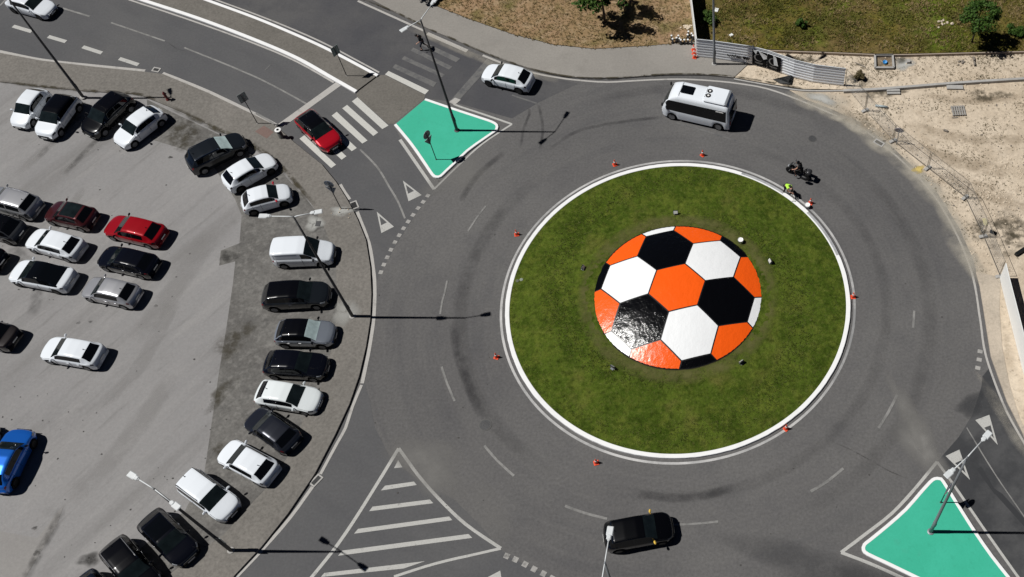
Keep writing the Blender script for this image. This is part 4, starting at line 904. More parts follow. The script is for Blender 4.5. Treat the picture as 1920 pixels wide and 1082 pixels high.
# ------------------------------------------------------------------ minibus
def minibus():
    a = P(1240.8, 216.7, .3); b = P(1358.7, 243.2, .3); d = a - b; d.z = 0; L, W, H = 5.75, 2.05, 2.72
    head = math.atan2(d.y, d.x); n = Vector((-math.sin(head), math.cos(head), 0))   # n = left of the bus; the near side is its left
    side = 1 if n.y < 0 else -1
    c = (a + b) / 2 - n * side * W / 2 - d.normalized() * .1
    t = thing('minibus', 'small white minibus with a black window band driving round the top of the roundabout', 'bus', (c.x, c.y, .005), head, GR)
    top = smooth_prof([(0, .55), (.006, .95), (.02, 1.15), (.085, 1.95), (.16, 2.42), (.25, H - .04), (.6, H), (.93, H - .03), (.975, H - .16), (.985, 2.1), (1, 1.0)], .01)
    uu = [i / 80 for i in range(81)]; rows = []
    ax = [L / 2 - 1.02, -L / 2 + .92]
    for u in uu:
        x = L / 2 - u * L; w = W / 2
        if u < .13: w *= 1 - .20 * ((.13 - u) / .13) ** 2.2
        if u > .93: w *= 1 - .10 * ((u - .93) / .07) ** 2
        zt = top(u); zb = min(1.12 - .10 * (u - .3), zt - .03); z0 = .28
        for q in ax:
            dd = abs(x - q)
            if dd < .47: z0 = max(z0, .36 + math.sqrt(.47 ** 2 - dd * dd))
        z0 = min(z0, zb - .08)
        up = min(zt - .02, 2.22); up = max(up, zb + .01)
        pts = [(.97, z0), (1, z0 + .4 * (zb - z0)), (1, zb), (.995, zb + .02), (.93, up), (.90, up + (zt - up) * .45), (.82, up + (zt - up) * .8), (.68, up + (zt - up) * .95), (.35, up + (zt - up) * .99), (0, zt)]
        rows.append([Vector((x - (.18 * max(0, 1 - u / .2) - .06 * max(0, (u - .9) / .1)) * yy * yy, yy * w, zz)) for yy, zz in pts])
    parts = {}
    def put(k, vs): parts.setdefault(k, MB()).add(vs, [(0, 1, 2, 3)])
    for i in range(80):
        um = (uu[i] + uu[i + 1]) / 2
        for j in range(9):
            k = 'body'
            if j == 3 and .09 < um < .955: k = 'side_window'
            if j >= 6 and .022 < um < .125: k = 'windscreen'
            if j in (5,) and .05 < um < .10: k = 'body'
            A, B2, C2, D2 = rows[i][j], rows[i][j + 1], rows[i + 1][j + 1], rows[i + 1][j]; m_ = lambda v: Vector((v.x, -v.y, v.z))
            kk = k
            put(kk + ('+' if k == 'side_window' else ''), (A, D2, C2, B2)); put(kk + ('-' if k == 'side_window' else ''), (m_(A), m_(B2), m_(C2), m_(D2)))
    for row, fl in ((rows[0], 0), (rows[-1], 1)):
        for j in range(9):
            A, B2 = row[j], row[j + 1]; a2, b2 = Vector((A.x, -A.y, A.z)), Vector((B2.x, -B2.y, B2.z)); put('body', (a2, A, B2, b2) if fl else (A, a2, b2, B2))
    for k, mbk in parts.items():
        me_ = mbk.mesh(k.rstrip('+-')); bm = bmesh.new(); bm.from_mesh(me_); bmesh.ops.remove_doubles(bm, verts=bm.verts, dist=.0005); bm.to_mesh(me_); bm.free()
        link(k.rstrip('+-'), me_, {'body': WHITE, 'side_window': M['glass'], 'windscreen': M['glass_screen']}[k.rstrip('+-')], t, True)
    mb = MB(); mb.rbox(-L / 2 - .02, 0, 1.62, .06, 1.62, .85, .05); mb.build('rear_window', M['glass'], t)
    mb = MB(); mb.box(-L / 2 + .2, L / 2 - .4, -.85, .85, .2, 1.0); mb.build('underbody', M['under'], t)
    tm, rm = wheel_meshes('rim')
    for q in ax:
        for s_ in (1, -1):
            wv = link('wheel', tm, None, t); wv.location = (q, s_ * (W / 2 - .13), .38); wv.scale = (1.16, 1.1, 1.16); link('rim', rm, None, wv)
    mb = MB(); mb.rbox(.75, 0, H + .02, 1.0, .80, .09, .05); mb.build('roof_hatch', M['glass'], t)
    ac = MB(); ac.rbox(-1.55, 0, H + .06, 1.75, 1.62, .20, .07); aco = ac.build('air_conditioner', WHITE, t)
    for yy in (-.24, .24):
        mb = MB(); mb.lathe([(.001, .02), (.08, .025), (.085, .01)], 14, (-.95, yy, H + .16)); mb2 = MB(); mb2.lathe([(.08, .004), (.205, .010), (.215, 0)], 22, (-.95, yy, H + .165))
        f = mb2.build('fan', M['black_plastic'], aco); mb.build('fan_hub', M['white_plastic'], aco)
    mb = MB()
    for q in range(5): mb.box(-.72, -.68, -.42 + q * .19, -.30 + q * .19, H + .157, H + .163)
    mb.build('lettering', M['poster_grey'], aco)
    mb = MB(); mb.box(-2.52, -2.44, -.78, .78, H - .02, H + .10); mb.build('roof_gutter', M['galv'], t)
    mb = MB(); mb.box(1.30, 1.312, -.72, .72, H - .03, H + .003); mb.build('roof_seam', M['galv'], t)
    for s_ in (1, -1):
        mb = MB(); mb.box(-2.35, -1.75, s_ * (W / 2 * .955) - .01, s_ * (W / 2 * .955) + .01, 2.06, 2.14); mb.build('lettering', M['white_plastic'], t)
        mb = MB(); mb.rbox(L / 2 - .35, s_ * (W / 2 + .10), 1.75, .12, .2, .34, .05); mb.tube([(L / 2 - .5, s_ * (W / 2 - .1), 2.0), (L / 2 - .35, s_ * (W / 2 + .08), 1.9)], .025, 6); mb.build('door_mirror', M['black_plastic'], t)
        mb = MB(); mb.rbox(L / 2 - .22, s_ * .68, .82, .14, .34, .16, .05); mb.build('headlight', M['headlight'], t)
        mb = MB(); mb.rbox(-L / 2 - .01, s_ * .84, 1.0, .06, .12, .42, .02); mb.build('tail_light', M['taillight'], t)
    return t
minibus()

# ------------------------------------------------------------------ skinned figures
def skin_mesh(name, nodes, edges, mat, sub=2, root=0):
    me = bpy.data.meshes.new(name); me.from_pydata([tuple(n[:3]) for n in nodes], edges, [])
    o = bpy.data.objects.new(name, me); COL.objects.link(o)
    sk = o.modifiers.new('skin', 'SKIN'); sk.use_smooth_shade = True
    sv = me.skin_vertices[0].data
    for i, nd in enumerate(nodes):
        r = nd[3]; sv[i].radius = (r, nd[4] if len(nd) > 4 else r); sv[i].use_root = (i == root)
    sb = o.modifiers.new('sub', 'SUBSURF'); sb.levels = sub; sb.render_levels = sub
    dg = bpy.context.evaluated_depsgraph_get(); ev = o.evaluated_get(dg)
    out = bpy.data.meshes.new_from_object(ev); bpy.data.objects.remove(o)
    out.name = name; out.materials.clear(); out.materials.append(mat)
    for p in out.polygons: p.use_smooth = True
    return out
def figure(t, J, top_m, leg_m, shoe_m, sleeve=.5, leg_cov=1.0, helmet=None):
    """J: joint name -> point; one continuous skinned body, clothes and hair as children"""
    V = lambda k: Vector(J[k])
    names = ['pelvis', 'waist', 'chest', 'neck', 'head', 'crown', 'shL', 'elL', 'wrL', 'palmL', 'shR', 'elR', 'wrR', 'palmR', 'hipL', 'knL', 'anL', 'toL', 'hipR', 'knR', 'anR', 'toR']
    rad = dict(pelvis=.125, waist=.11, chest=.135, neck=.055, head=.092, crown=.075, sh=.06, el=.042, wr=.028, palm=.036, hip=.085, kn=.058, an=.04, to=.035)
    nodes = []; ix = {}
    for k in names:
        ix[k] = len(nodes); nodes.append((*V(k), rad[k] if k in rad else rad[k[:-1]]))
    E = [('pelvis', 'waist'), ('waist', 'chest'), ('chest', 'neck'), ('neck', 'head'), ('head', 'crown')]
    for s in 'LR': E += [('chest', 'sh' + s), ('sh' + s, 'el' + s), ('el' + s, 'wr' + s), ('wr' + s, 'palm' + s), ('pelvis', 'hip' + s), ('hip' + s, 'kn' + s), ('kn' + s, 'an' + s), ('an' + s, 'to' + s)]
    edges = [(ix[a], ix[b]) for a, b in E]
    for s in 'LR':                                                       # five fingers per hand, curled, thumb off the side of the palm
        d = (V('palm' + s) - V('wr' + s)).normalized(); side = d.cross(Vector((0, 0, 1))); side = side.normalized() if side.length > .1 else Vector((1, 0, 0)); cur = side.cross(d).normalized()
        for k, (o_, ln) in enumerate(((-.030, .070), (-.010, .082), (.010, .078), (.029, .060))):
            b = V('palm' + s) + d * .035 + side * o_; m1 = b + d * ln * .55 - cur * .008; e = m1 + d * ln * .35 - cur * .022
            i = len(nodes); nodes += [(*b, .010), (*m1, .009), (*e, .008)]; edges += [(ix['palm' + s], i), (i, i + 1), (i + 1, i + 2)]
        b = V('palm' + s) - d * .01 + side * (-.042); e = b + (d * .7 - side * .5).normalized() * .05
        i = len(nodes); nodes += [(*b, .011), (*e, .009)]; edges += [(ix['palm' + s], i), (i, i + 1)]
    fwd = Vector(J['fwd']).normalized(); up = (V('crown') - V('neck')).normalized(); sd_ = up.cross(fwd).normalized(); hd = V('head')
    body = link('body', skin_mesh('body', nodes, edges, M['skin']), None, t)
    fb = MB()                                                            # nose, ears, brow
    fb.tube([hd + fwd * .075 + up * .01, hd + fwd * .115 - up * .015], [.012, .016], 6)
    for q in (1, -1): fb.tube([hd + sd_ * .085 * q + up * .015, hd + sd_ * .10 * q - up * .02], [.02, .014], 6)
    fb.build('face', M['skin'], body, True)
    eb = MB()
    for q in (1, -1): eb.lathe([(.001, -.012), (.011, 0), (.001, .012)], 8, tuple(hd + fwd * .085 + sd_ * .033 * q + up * .012))
    eb.tube([hd + fwd * .088 - up * .045 - sd_ * .02, hd + fwd * .088 - up * .045 + sd_ * .02], .006, 5)
    eb.build('eyes_and_mouth', M['hair'], body)
    hb = MB(); r = .115 if not helmet else .145
    mt = Matrix.Translation(hd + up * .03 - fwd * (.012 if not helmet else 0)) @ up.to_track_quat('Z', 'Y').to_matrix().to_4x4()
    lo = -.2 if not helmet else -.75
    hb.lathe([(r * math.cos(a), r * 1.05 * math.sin(a)) for a in [lo + (math.pi / 2 - lo) * i / 8 for i in range(8)]] + [(.001, r * 1.05)], 16, mtx=mt)
    hb.build('helmet' if helmet else 'hair', helmet or M['hair'], t, True)
    # shirt
    f = 1.22; nd = []; ed = []
    for k in ('pelvis', 'waist', 'chest', 'neck'): nd.append((*(V(k) if k != 'neck' else V('chest').lerp(V('neck'), .55)), {'pelvis': .150, 'waist': .140, 'chest': .168, 'neck': .078}[k]))
    ed += [(0, 1), (1, 2), (2, 3)]
    for s in 'LR':
        i = len(nd); el = V('sh' + s).lerp(V('el' + s), min(1, sleeve)); nd += [(*V('sh' + s), .083), (*el, .062)]; ed += [(2, i), (i, i + 1)]
        if sleeve > 1: nd.append((*V('el' + s).lerp(V('wr' + s), sleeve - 1), .045)); ed.append((i + 1, i + 2))
    link('shirt', skin_mesh('shirt', nd, ed, top_m), None, t)
    nd = [(*V('pelvis'), .148)]; ed = []
    for s in 'LR':
        i = len(nd); kn = V('kn' + s); nd += [(*V('hip' + s), .105)]; ed.append((0, i))
        if leg_cov <= 1: nd.append((*V('hip' + s).lerp(kn, leg_cov), .084)); ed.append((i, i + 1))
        else: nd += [(*kn, .076), (*kn.lerp(V('an' + s), leg_cov - 1), .06)]; ed += [(i, i + 1), (i + 1, i + 2)]
    link('trousers', skin_mesh('trousers', nd, ed, leg_m), None, t)
    for s in 'LR':
        a, b = V('an' + s), V('to' + s); link('shoe', skin_mesh('shoe', [(*(a + (a - b) * .35 - Vector((0, 0, .03))), .05), (*(a - Vector((0, 0, .03))), .056), (*b, .05), (*(b + (b - a) * .3), .035)], [(0, 1), (1, 2), (2, 3)], shoe_m, 1), None, t)
    return t
# pedestrian, mid-stride, leaning forward, walking to the left
b = P(796, 92)
t = thing('person', 'pedestrian in a black shirt and dark shorts striding across the faded crossing', 'person', (b.x, b.y, .02), R(195))
figure(t, dict(fwd=(1, 0, -.25), pelvis=(.0, 0, .92), waist=(.06, 0, 1.06), chest=(.15, 0, 1.28), neck=(.22, 0, 1.46), head=(.30, 0, 1.58), crown=(.33, 0, 1.68),
     shL=(.14, .19, 1.38), elL=(.16, .27, 1.12), wrL=(.36, .25, .98), palmL=(.43, .25, .95), shR=(.14, -.19, 1.38), elR=(-.04, -.28, 1.15), wrR=(.04, -.30, .92), palmR=(.07, -.30, .85),
     hipL=(.01, .09, .86), knL=(.24, .10, .50), anL=(.20, .10, .10), toL=(.34, .11, .045), hipR=(.01, -.09, .86), knR=(-.06, -.10, .48), anR=(-.34, -.10, .16), toR=(-.28, -.11, .05)),
     M['black_cloth'], M['navy_cloth'], M['black_cloth'], .95, 1.35)
# worker painting the kerb, bent at the hips
b = P(1473.5, 362, .0)
t = thing('person', 'worker in a bright green hi-vis vest bending over to paint the kerb', 'person', (b.x, b.y, .012), R(-52))
figure(t, dict(fwd=(.55, 0, -.9), pelvis=(-.05, 0, .90), waist=(.08, 0, 1.01), chest=(.30, 0, 1.07), neck=(.47, 0, 1.06), head=(.58, 0, 1.03), crown=(.67, 0, 1.0),
     shL=(.34, .19, 1.06), elL=(.46, .22, .80), wrL=(.60, .12, .62), palmL=(.66, .09, .58), shR=(.34, -.19, 1.06), elR=(.50, -.20, .84), wrR=(.68, -.04, .74), palmR=(.74, -.01, .71),
     hipL=(-.05, .10, .84), knL=(.04, .14, .48), anL=(-.08, .15, .09), toL=(.06, .17, .045), hipR=(-.05, -.10, .84), knR=(.02, -.14, .48), anR=(-.14, -.16, .09), toR=(0, -.18, .045)),
     M['hivis'], M['black_cloth'], M['black_cloth'], .35, 1.85)
mb = MB(); mb.box(-.02, .16, -.10, .10, -.004, .004, Matrix.Translation((.30, 0, 1.235)) @ Matrix.Rotation(.0, 4, 'Y')); mb.build('vest_badge', M['black_cloth'], t)
q = t.matrix_basis
rl = thing('paint_roller', 'long handled paint roller held by the worker over the kerb', 'tool', (b.x, b.y, 0), R(-52))
mb = MB(); mb.tube([(.60, .10, .66), (.72, .0, .60), (1.02, -.12, .22)], .016, 7); mb.build('handle', M['wood'], rl)
mb = MB(); mb.tube([(.94, -.22, .20), (1.10, -.02, .20)], .045, 10); mb.build('roller_sleeve', M['white_plastic'], rl)

# ------------------------------------------------------------------ motorcycle and rider
pf, pr = P(1480, 319, .3), P(1513, 333, .3)
d = pf - pr; hd_ = math.atan2(d.y, d.x); mc = (pf + pr) / 2; ML = d.length
t = thing('motorcycle', 'black touring motorcycle riding round the roundabout past the worker', 'motorcycle', (mc.x, mc.y, .005), hd_)
for xw in (.72, -.72):
    mb = MB(); mb.lathe([(.20, -.06), (.28, -.065), (.315, -.035), (.32, 0), (.315, .035), (.28, .065), (.20, .06)], 26, (0, 0, 0), Matrix.Translation((xw, 0, .32)) @ Matrix.Rotation(R(90), 4, 'X'))
    w = mb.build('wheel', M['tyre'], t, True)
    mb = MB(); mb.lathe([(.001, .03), (.19, .03), (.205, 0), (.19, -.03), (.001, -.03)], 20, (0, 0, 0), Matrix.Translation((xw, 0, .32)) @ Matrix.Rotation(R(90), 4, 'X')); mb.build('rim', M['rim_dark'], w)
link('fairing', skin_mesh('fairing', [(.78, 0, .78, .10, .16), (.60, 0, .86, .17, .22), (.35, 0, .70, .16, .20), (.0, 0, .55, .17, .16), (-.3, 0, .55, .14, .14)], [(0, 1), (1, 2), (2, 3), (3, 4)], M['black_plastic']), None, t)
link('fuel_tank', skin_mesh('fuel_tank', [(.38, 0, .88, .12, .15), (.18, 0, .92, .14, .17), (.0, 0, .84, .09, .10)], [(0, 1), (1, 2)], BLACK), None, t)
link('seat', skin_mesh('seat', [(.02, 0, .80, .07, .13), (-.25, 0, .79, .08, .16), (-.55, 0, .86, .07, .13)], [(0, 1), (1, 2)], M['black_cloth']), None, t)
mb = MB(); mb.rbox(-.86, 0, 1.02, .40, .52, .32, .09); mb.build('top_box', M['moto_grey'], t, True)
for s_ in (1, -1):
    mb = MB(); mb.rbox(-.70, s_ * .38, .62, .50, .22, .36, .07); mb.build('pannier', M['black_plastic'], t, True)
    mb = MB(); mb.tube([(.46, 0, 1.0), (.44, s_ * .22, 1.05), (.30, s_ * .42, 1.02)], .018, 7); mb.build('handlebar', M['black_plastic'], t)
    mb = MB(); mb.rbox(.45, s_ * .46, 1.14, .04, .14, .10, .02); mb.tube([(.40, s_ * .30, 1.04), (.45, s_ * .44, 1.12)], .012, 5); mb.build('mirror', M['black_plastic'], t)
    mb = MB(); mb.tube([(.72, s_ * .09, .32), (.46, s_ * .09, .98)], .03, 8); mb.build('fork', M['rim'], t)
mb = MB(); mb.rbox(.80, 0, .84, .12, .24, .14, .05); mb.build('headlight', M['headlight'], t)
mb = MB(); mb.add([(.72, -.2, .98), (.72, .2, .98), (.52, .17, 1.26), (.52, -.17, 1.26)], [(0, 1, 2, 3)]); mb.add([(.70, -.2, .98), (.70, .2, .98), (.50, .17, 1.26), (.50, -.17, 1.26)], [(3, 2, 1, 0)]); mb.build('windshield', M['glass_screen'], t)
t = thing('person', 'motorcycle rider with bare arms and a black helmet, seated on the black motorcycle', 'person', (mc.x, mc.y, .005), hd_)
figure(t, dict(fwd=(1, 0, -.1), pelvis=(-.22, 0, .92), waist=(-.18, 0, 1.07), chest=(-.08, 0, 1.28), neck=(.0, 0, 1.46), head=(.06, 0, 1.58), crown=(.07, 0, 1.69),
     shL=(-.06, .20, 1.38), elL=(.10, .33, 1.16), wrL=(.28, .38, 1.06), palmL=(.34, .38, 1.05), shR=(-.06, -.20, 1.38), elR=(.10, -.33, 1.16), wrR=(.28, -.38, 1.06), palmR=(.34, -.38, 1.05),
     hipL=(-.18, .12, .90), knL=(.22, .27, .78), anL=(.02, .27, .36), toL=(.16, .28, .32), hipR=(-.18, -.12, .90), knR=(.22, -.27, .78), anR=(.02, -.27, .36), toR=(.16, -.28, .32)),
     M['black_cloth'], M['black_cloth'], M['black_cloth'], .45, .95, helmet=BLACK)

# ================================================================== STREET FURNITURE
def head_mesh():
    mb = MB(); mb.rbox(.42, 0, .02, .50, .34, .08, .035); mb.rbox(.10, 0, .03, .26, .24, .13, .04); mb.rbox(-.03, 0, .01, .12, .13, .10, .03)
    me_ = mb.mesh('lamp_head'); me_.materials.append(M['lamp_white']); return me_
HEAD = head_mesh()
HL = (lambda mb: (mb.rbox(.42, 0, -.03, .40, .26, .03, .01), mb.mesh('lamp_lens'))[1])(MB()); HL.materials.append(M['lamp_glass'])
def street_lamp(label, base, topz, tips, mat, z0=.15, r0=.115, r1=.055, armdrop=.0):
    b = P(*base, z0); t = thing('street_lamp', label, 'street lamp', (b.x, b.y, z0), 0, 'tall street lamps round the junction')
    mb = MB(); mb.lathe([(r0 * 1.9, 0), (r0 * 1.9, .03), (r0 * 1.5, .05), (r0 * 1.2, .06)], 16); mb.build('base_plate', M['concrete'] if z0 != .12 else mat, t)
    mb = MB(); h = topz - z0; mb.tube([(0, 0, .04), (0, 0, 1.8), (0, 0, 1.82), (0, 0, h * .6), (0, 0, h)], [r0, r0, r0 * .88, r0 * .72, r1], 14); mb.build('pole', mat, t, True)
    mb = MB(); mb.rbox(r0 + .0, 0, 1.25, .05, .12, .42, .015); mb.build('access_door', mat, t)
    for tip in tips:
        e = P(*tip, topz + .08) - b; e.z = h + .06; dirv = Vector((e.x, e.y, 0)); Ln = dirv.length; dn = dirv / Ln
        end = Vector((dn.x * (Ln - .55), dn.y * (Ln - .55), h + .05))
        mb = MB(); mb.tube([(0, 0, h - .06), (dn.x * .25, dn.y * .25, h + .01), tuple(end)], [.042, .036, .032], 8); mb.build('arm', M['lamp_white'] if mat is not M['pole_dark'] or True else mat, t, True)
        ho = link('lamp_head', HEAD, None, t); ho.location = end; ho.rotation_euler = (0, -.03, math.atan2(dn.y, dn.x))
        ln = link('lamp_lens', HL, None, ho)
    return t
street_lamp('dark lamp post with a double white head leaning over the white van', (661, 593), 11.9, [(489, 405), (601, 396.5)], M['pole_dark'])
street_lamp('dark lamp post standing on the green island beside the crossing', (857, 244.5), 11.65, [(753.5, 57.5), (817, -2)], M['pole_dark'], .12)
street_lamp('dark lamp post at the lower left beside the black car with a sunroof', (433, 1032), 10.3, [(244, 889), (334, 951.5)], M['pole_dark'])
street_lamp('grey lamp post standing on the lower right green island', (1745, 997), 11.75, [(1775.5, 892), (1854.5, 812)], M['galv'], .12)
street_lamp('dark lamp post between the parked SUVs, its head beyond the top edge', (156, 182), 10.9, [(4, -30)], M['pole_dark'])
street_lamp('grey lamp post in front of the corrugated hoarding', (1339.5, 120), 11.9, [(1290, -118), (1370, -118)], M['galv'])
gtop = P(1134, 1055, 11.9)
gp = proj((gtop.x, gtop.y, .02))
street_lamp('lamp post below the bottom edge whose single white head hangs over the black taxi', gp, 11.9, [(1144.6, 991), (1123, 1122)], M['galv'], .02)

def disc(mb, c, nrm, r, th, n=24, shape=None):
    q = Vector(nrm).to_track_quat('Z', 'Y').to_matrix().to_4x4(); mt = Matrix.Translation(c) @ q
    if shape is None: mb.lathe([(r, -th / 2), (r, th / 2)], n, mtx=mt)
def plate(mb, c, nrm, pts, th=.02):
    """flat plate: pts are (sideways, up) offsets from c; nrm horizontal"""
    nrm = Vector(nrm).normalized(); s = Vector((-nrm.y, nrm.x, 0)); c = Vector(c); n = len(pts)
    f = [c + s * a + Vector((0, 0, b)) + nrm * th / 2 for a, b in pts]; k = [v - nrm * th for v in f]
    mb.add(f + k, [tuple(range(n)), tuple(range(2 * n - 1, n - 1, -1))] + [(i, n + i, n + (i + 1) % n, (i + 1) % n) for i in range(n)])
def sign_post(label, base, h, nrm, kind, z0=.15, group='traffic signs seen from behind'):
    b = P(*base, z0); t = thing('traffic_sign', label, 'sign', (b.x, b.y, z0), 0, group); nrm = Vector(nrm).normalized()
    mb = MB(); mb.tube([(0, 0, 0), (0, 0, h)], .034, 10); mb.build('pole', M['pole_dark'], t, True)
    off = nrm * .055
    if kind == 'rect':
        mb = MB(); w, hh = .33, .44; plate(mb, off + Vector((0, 0, h - hh * .95)), nrm, [(-w, -hh), (w, -hh), (w, hh), (-w, hh)]); pl = mb.build('sign_plate', M['sign_back'], t)
        mb = MB(); plate(mb, off + nrm * .014 + Vector((0, 0, h - hh * .95)), nrm, [(-w * .94, -hh * .95), (w * .94, -hh * .95), (w * .94, hh * .95), (-w * .94, hh * .95)], .006); mb.build('sign_face', M['sign_blue'], pl)
        mb = MB(); plate(mb, off - nrm * .02 + Vector((0, 0, h - hh * .95)), nrm, [(-.05, -hh), (.05, -hh), (.05, hh), (-.05, hh)], .03); mb.build('bracket', M['pole_dark'], t)
    else:
        r = .36; cz = h - r; mb = MB(); disc(mb, off + Vector((0, 0, cz)), nrm, r, .02); pl = mb.build('sign_plate', M['sign_back'] if kind != 'blueback' else plain('sign_back_blue', (.14, .17, .215), .45), t)
        mb = MB(); disc(mb, off + nrm * .014 + Vector((0, 0, cz)), nrm, r * .98, .006); mb.build('sign_face', M['sign_blue'], pl)
        tw = .42; tz = cz - r - .02
        mb = MB(); plate(mb, off + Vector((0, 0, tz)), nrm, [(-tw, 0), (0, -.73), (tw, 0)][::-1]); tp = mb.build('sign_plate', pl.data.materials[0], t)
        mb = MB(); plate(mb, off + nrm * .014 + Vector((0, 0, tz - .01)), nrm, [(-tw * .96, 0), (0, -.70), (tw * .96, 0)][::-1], .006); mb.build('sign_face', M['sign_red'], tp)
        mb = MB(); plate(mb, off - nrm * .02 + Vector((0, 0, cz - .2)), nrm, [(-.3, -.03), (.3, -.03), (.3, .03), (-.3, .03)], .02); plate(mb, off - nrm * .02 + Vector((0, 0, tz - .02)), nrm, [(-.3, -.015), (.3, -.015), (.3, .02), (-.3, .02)], .02); mb.build('bracket', M['galv'], t)
    mb = MB(); mb.lathe([(.07, 0), (.065, .02), (.04, .03)], 12); mb.build('footing', M['concrete'] if z0 != .12 else M['pole_dark'], t)
    return t
sign_post('square sign on a thin post on the splitter island between the white kerbs', (650, 142), zfit((650, 142), (632, 88), .1), (-.78, .62, 0), 'rect', .11)
sign_post('square sign on a thin post on the pavement above the dark grey SUV', (482.8, 231.3), zfit((482.8, 231.3), (455, 178), .15), (-.72, .70, 0), 'rect', .15)
sign_post('round sign over a triangular sign on the pavement beside the drain grate', (639.4, 391), zfit((639.4, 391), (616, 342), .15), (.16, .98, 0), 'blueback', .15)
sign_post('round sign over a triangular sign standing on the upper green island', (818, 299), zfit((818, 299), (803, 248), .12), (-.86, .5, 0), 'round', .12)
sign_post('round sign seen edge on beside the lamp post of the lower right green island', (1764, 942), zfit((1764, 942), (1776, 908), .12), (.80, -.60, 0), 'round', .12)
sign_post('sign on a thin post seen edge on beside the lower left lamp post', (437, 1034), 2.6, (.44, .90, 0), 'rect', .15)
# litter bin, hydrant
b = P(528, 257, .15); t = thing('litter_bin', 'round grey litter bin with a pale rim beside the stop line', 'bin', (b.x, b.y, .15))
mb = MB(); mb.lathe([(.19, 0), (.20, .04), (.19, .06), (.19, .78)], 20); mb.build('barrel', plain('bin_grey', (.10, .10, .095), .7), t, True)
mb = MB(); mb.lathe([(.20, .78), (.245, .80), (.245, .86), (.11, .875), (.10, .80)], 20); mb.build('rim', M['white_plastic'], t)
mb = MB(); mb.lathe([(.10, .84), (.001, .84)], 14); mb.build('opening', M['under'], t)
b = P(315, 187, .15); t = thing('fire_hydrant', 'dark red fire hydrant on the pavement behind the parked cars', 'hydrant', (b.x, b.y, .15))
mb = MB(); mb.lathe([(.15, 0), (.15, .05), (.10, .07), (.10, .62), (.13, .64), (.13, .70), (.10, .78), (.05, .86), (.03, .92)], 16); mb.build('barrel', M['hydrant_red'], t, True)
for s_ in (1, -1):
    mb = MB(); mb.tube([(0, s_ * .08, .52), (0, s_ * .20, .52)], .05, 10); mb.build('outlet', M['hydrant_red'], t)
# traffic cones
def cone(label, px, py, z=.0, sc=1.0):
    b = P(px, py, z)
    global _cone
    if '_cone' not in globals():
        t = thing('traffic_cone', label, 'cone', (b.x, b.y, z), random.random(), 'orange traffic cones')
        mb = MB(); mb.rbox(0, 0, .02, .40, .40, .04, .015); mb.build('base', M['cone_orange'], t)
        mb = MB(); mb.lathe([(.155, .04), (.125, .20), (.075, .46), (.035, .66), (.025, .70), (.001, .705)], 18); mb.build('cone_body', M['cone_orange'], t, True)
        mb = MB(); mb.lathe([(.104, .33), (.106, .33), (.078, .47), (.074, .47)], 18); mb.build('reflective_band', M['white_plastic'], t, True)
        _cone = t
    else:
        t = copy_tree(_cone); t.location = (b.x, b.y, z); t['label'] = label; t.rotation_euler = (0, 0, random.random() * 1.5)
    t.scale = (sc, sc, sc)
    return t
for lab, px, py, z in (('orange cone on the road at the upper left, below the lamp shadow', 1153, 309, .012), ('orange cone on the road at the top of the island kerb, below the minibus', 1317.5, 291, .012),
        ('orange cone on the road at the upper left of the island kerb', 969, 440, .012), ('orange cone on the road at the left of the island kerb', 931, 670, .012),
        ('orange cone on the road at the bottom left of the island kerb', 1118, 868, .012), ('orange cone on the painted line at the bottom right of the island kerb', 1474, 804, .018),
        ('orange cone on the painted line at the right of the island kerb', 1599.5, 557, .018), ('orange cone beside the white paint bucket near the worker', 1519.5, 381, .012),
        ('topmost of three orange cones lined up at the end of the hoarding', 1300.5, 94, .156), ('middle of three orange cones lined up at the end of the hoarding', 1301.5, 101, .156), ('lowest of three orange cones lined up at the end of the hoarding', 1302.5, 108, .156)):
    cone(lab, px, py, z, .86)
# paint buckets
def bucket(label, px, py, z, r=.19, h=.36):
    b = P(px, py, z); t = thing('paint_bucket', label, 'bucket', (b.x, b.y, z), 0, 'white paint buckets')
    mb = MB(); mb.lathe([(r * .86, 0), (r, h * .95), (r * 1.05, h * .96), (r * 1.05, h), (r * .95, h), (r * .95, h * .9)], 20); mb.build('pail', M['white_plastic'], t, True)
    mb = MB(); mb.lathe([(r * .95, h * .93), (.001, h * .935)], 16); mb.build('paint', M['bucket_paint'], t)
    mb = MB(); mb.tube([(r * math.cos(a), r * .4 * math.sin(a) - r * .9, h * (.9 - .2 * math.sin(a))) for a in [math.pi * i / 8 for i in range(9)]], .008, 5); mb.build('handle', M['galv'], t)
bucket('white paint bucket on the road beside the kerb the worker is painting', 1513.5, 389, .012)
bucket('white paint bucket on the lawn at the upper right edge of the football', 1388.5, 454.5, lawn_z(6.3))
# floodlights on the lawn
for lab, px, py in (('black floodlight on the lawn above the football', 1267, 402), ('black floodlight with a white side on the lawn at the upper right of the football', 1444, 493), ('black floodlight on the lawn at the lower right of the football', 1390, 682), ('black floodlight on the lawn at the lower left of the football', 1149, 691), ('black floodlight on the lawn left of the football', 1094, 505)):
    b = P(px, py, .4); z = lawn_z(math.hypot(b.x, b.y)); a = math.atan2(-b.y, -b.x)
    t = thing('floodlight', lab, 'floodlight', (b.x, b.y, z), a, 'floodlights round the football')
    mt = Matrix.Translation((0, 0, .24)) @ Matrix.Rotation(-.6, 4, 'Y')
    mb = MB(); mb.rbox(0, 0, 0, .11, .34, .26, .03, mt); mb.build('housing', M['black_plastic'], t)
    mb = MB(); mb.box(.057, .062, -.15, .15, -.11, .11, mt); mb.build('lens', M['lamp_glass'], t)
    mb = MB(); mb.tube([(0, -.18, .24), (0, -.18, .02), (0, .18, .02), (0, .18, .24)], .015, 6); mb.rbox(-.02, 0, .02, .24, .24, .04, .01); mb.build('bracket', M['galv'], t)
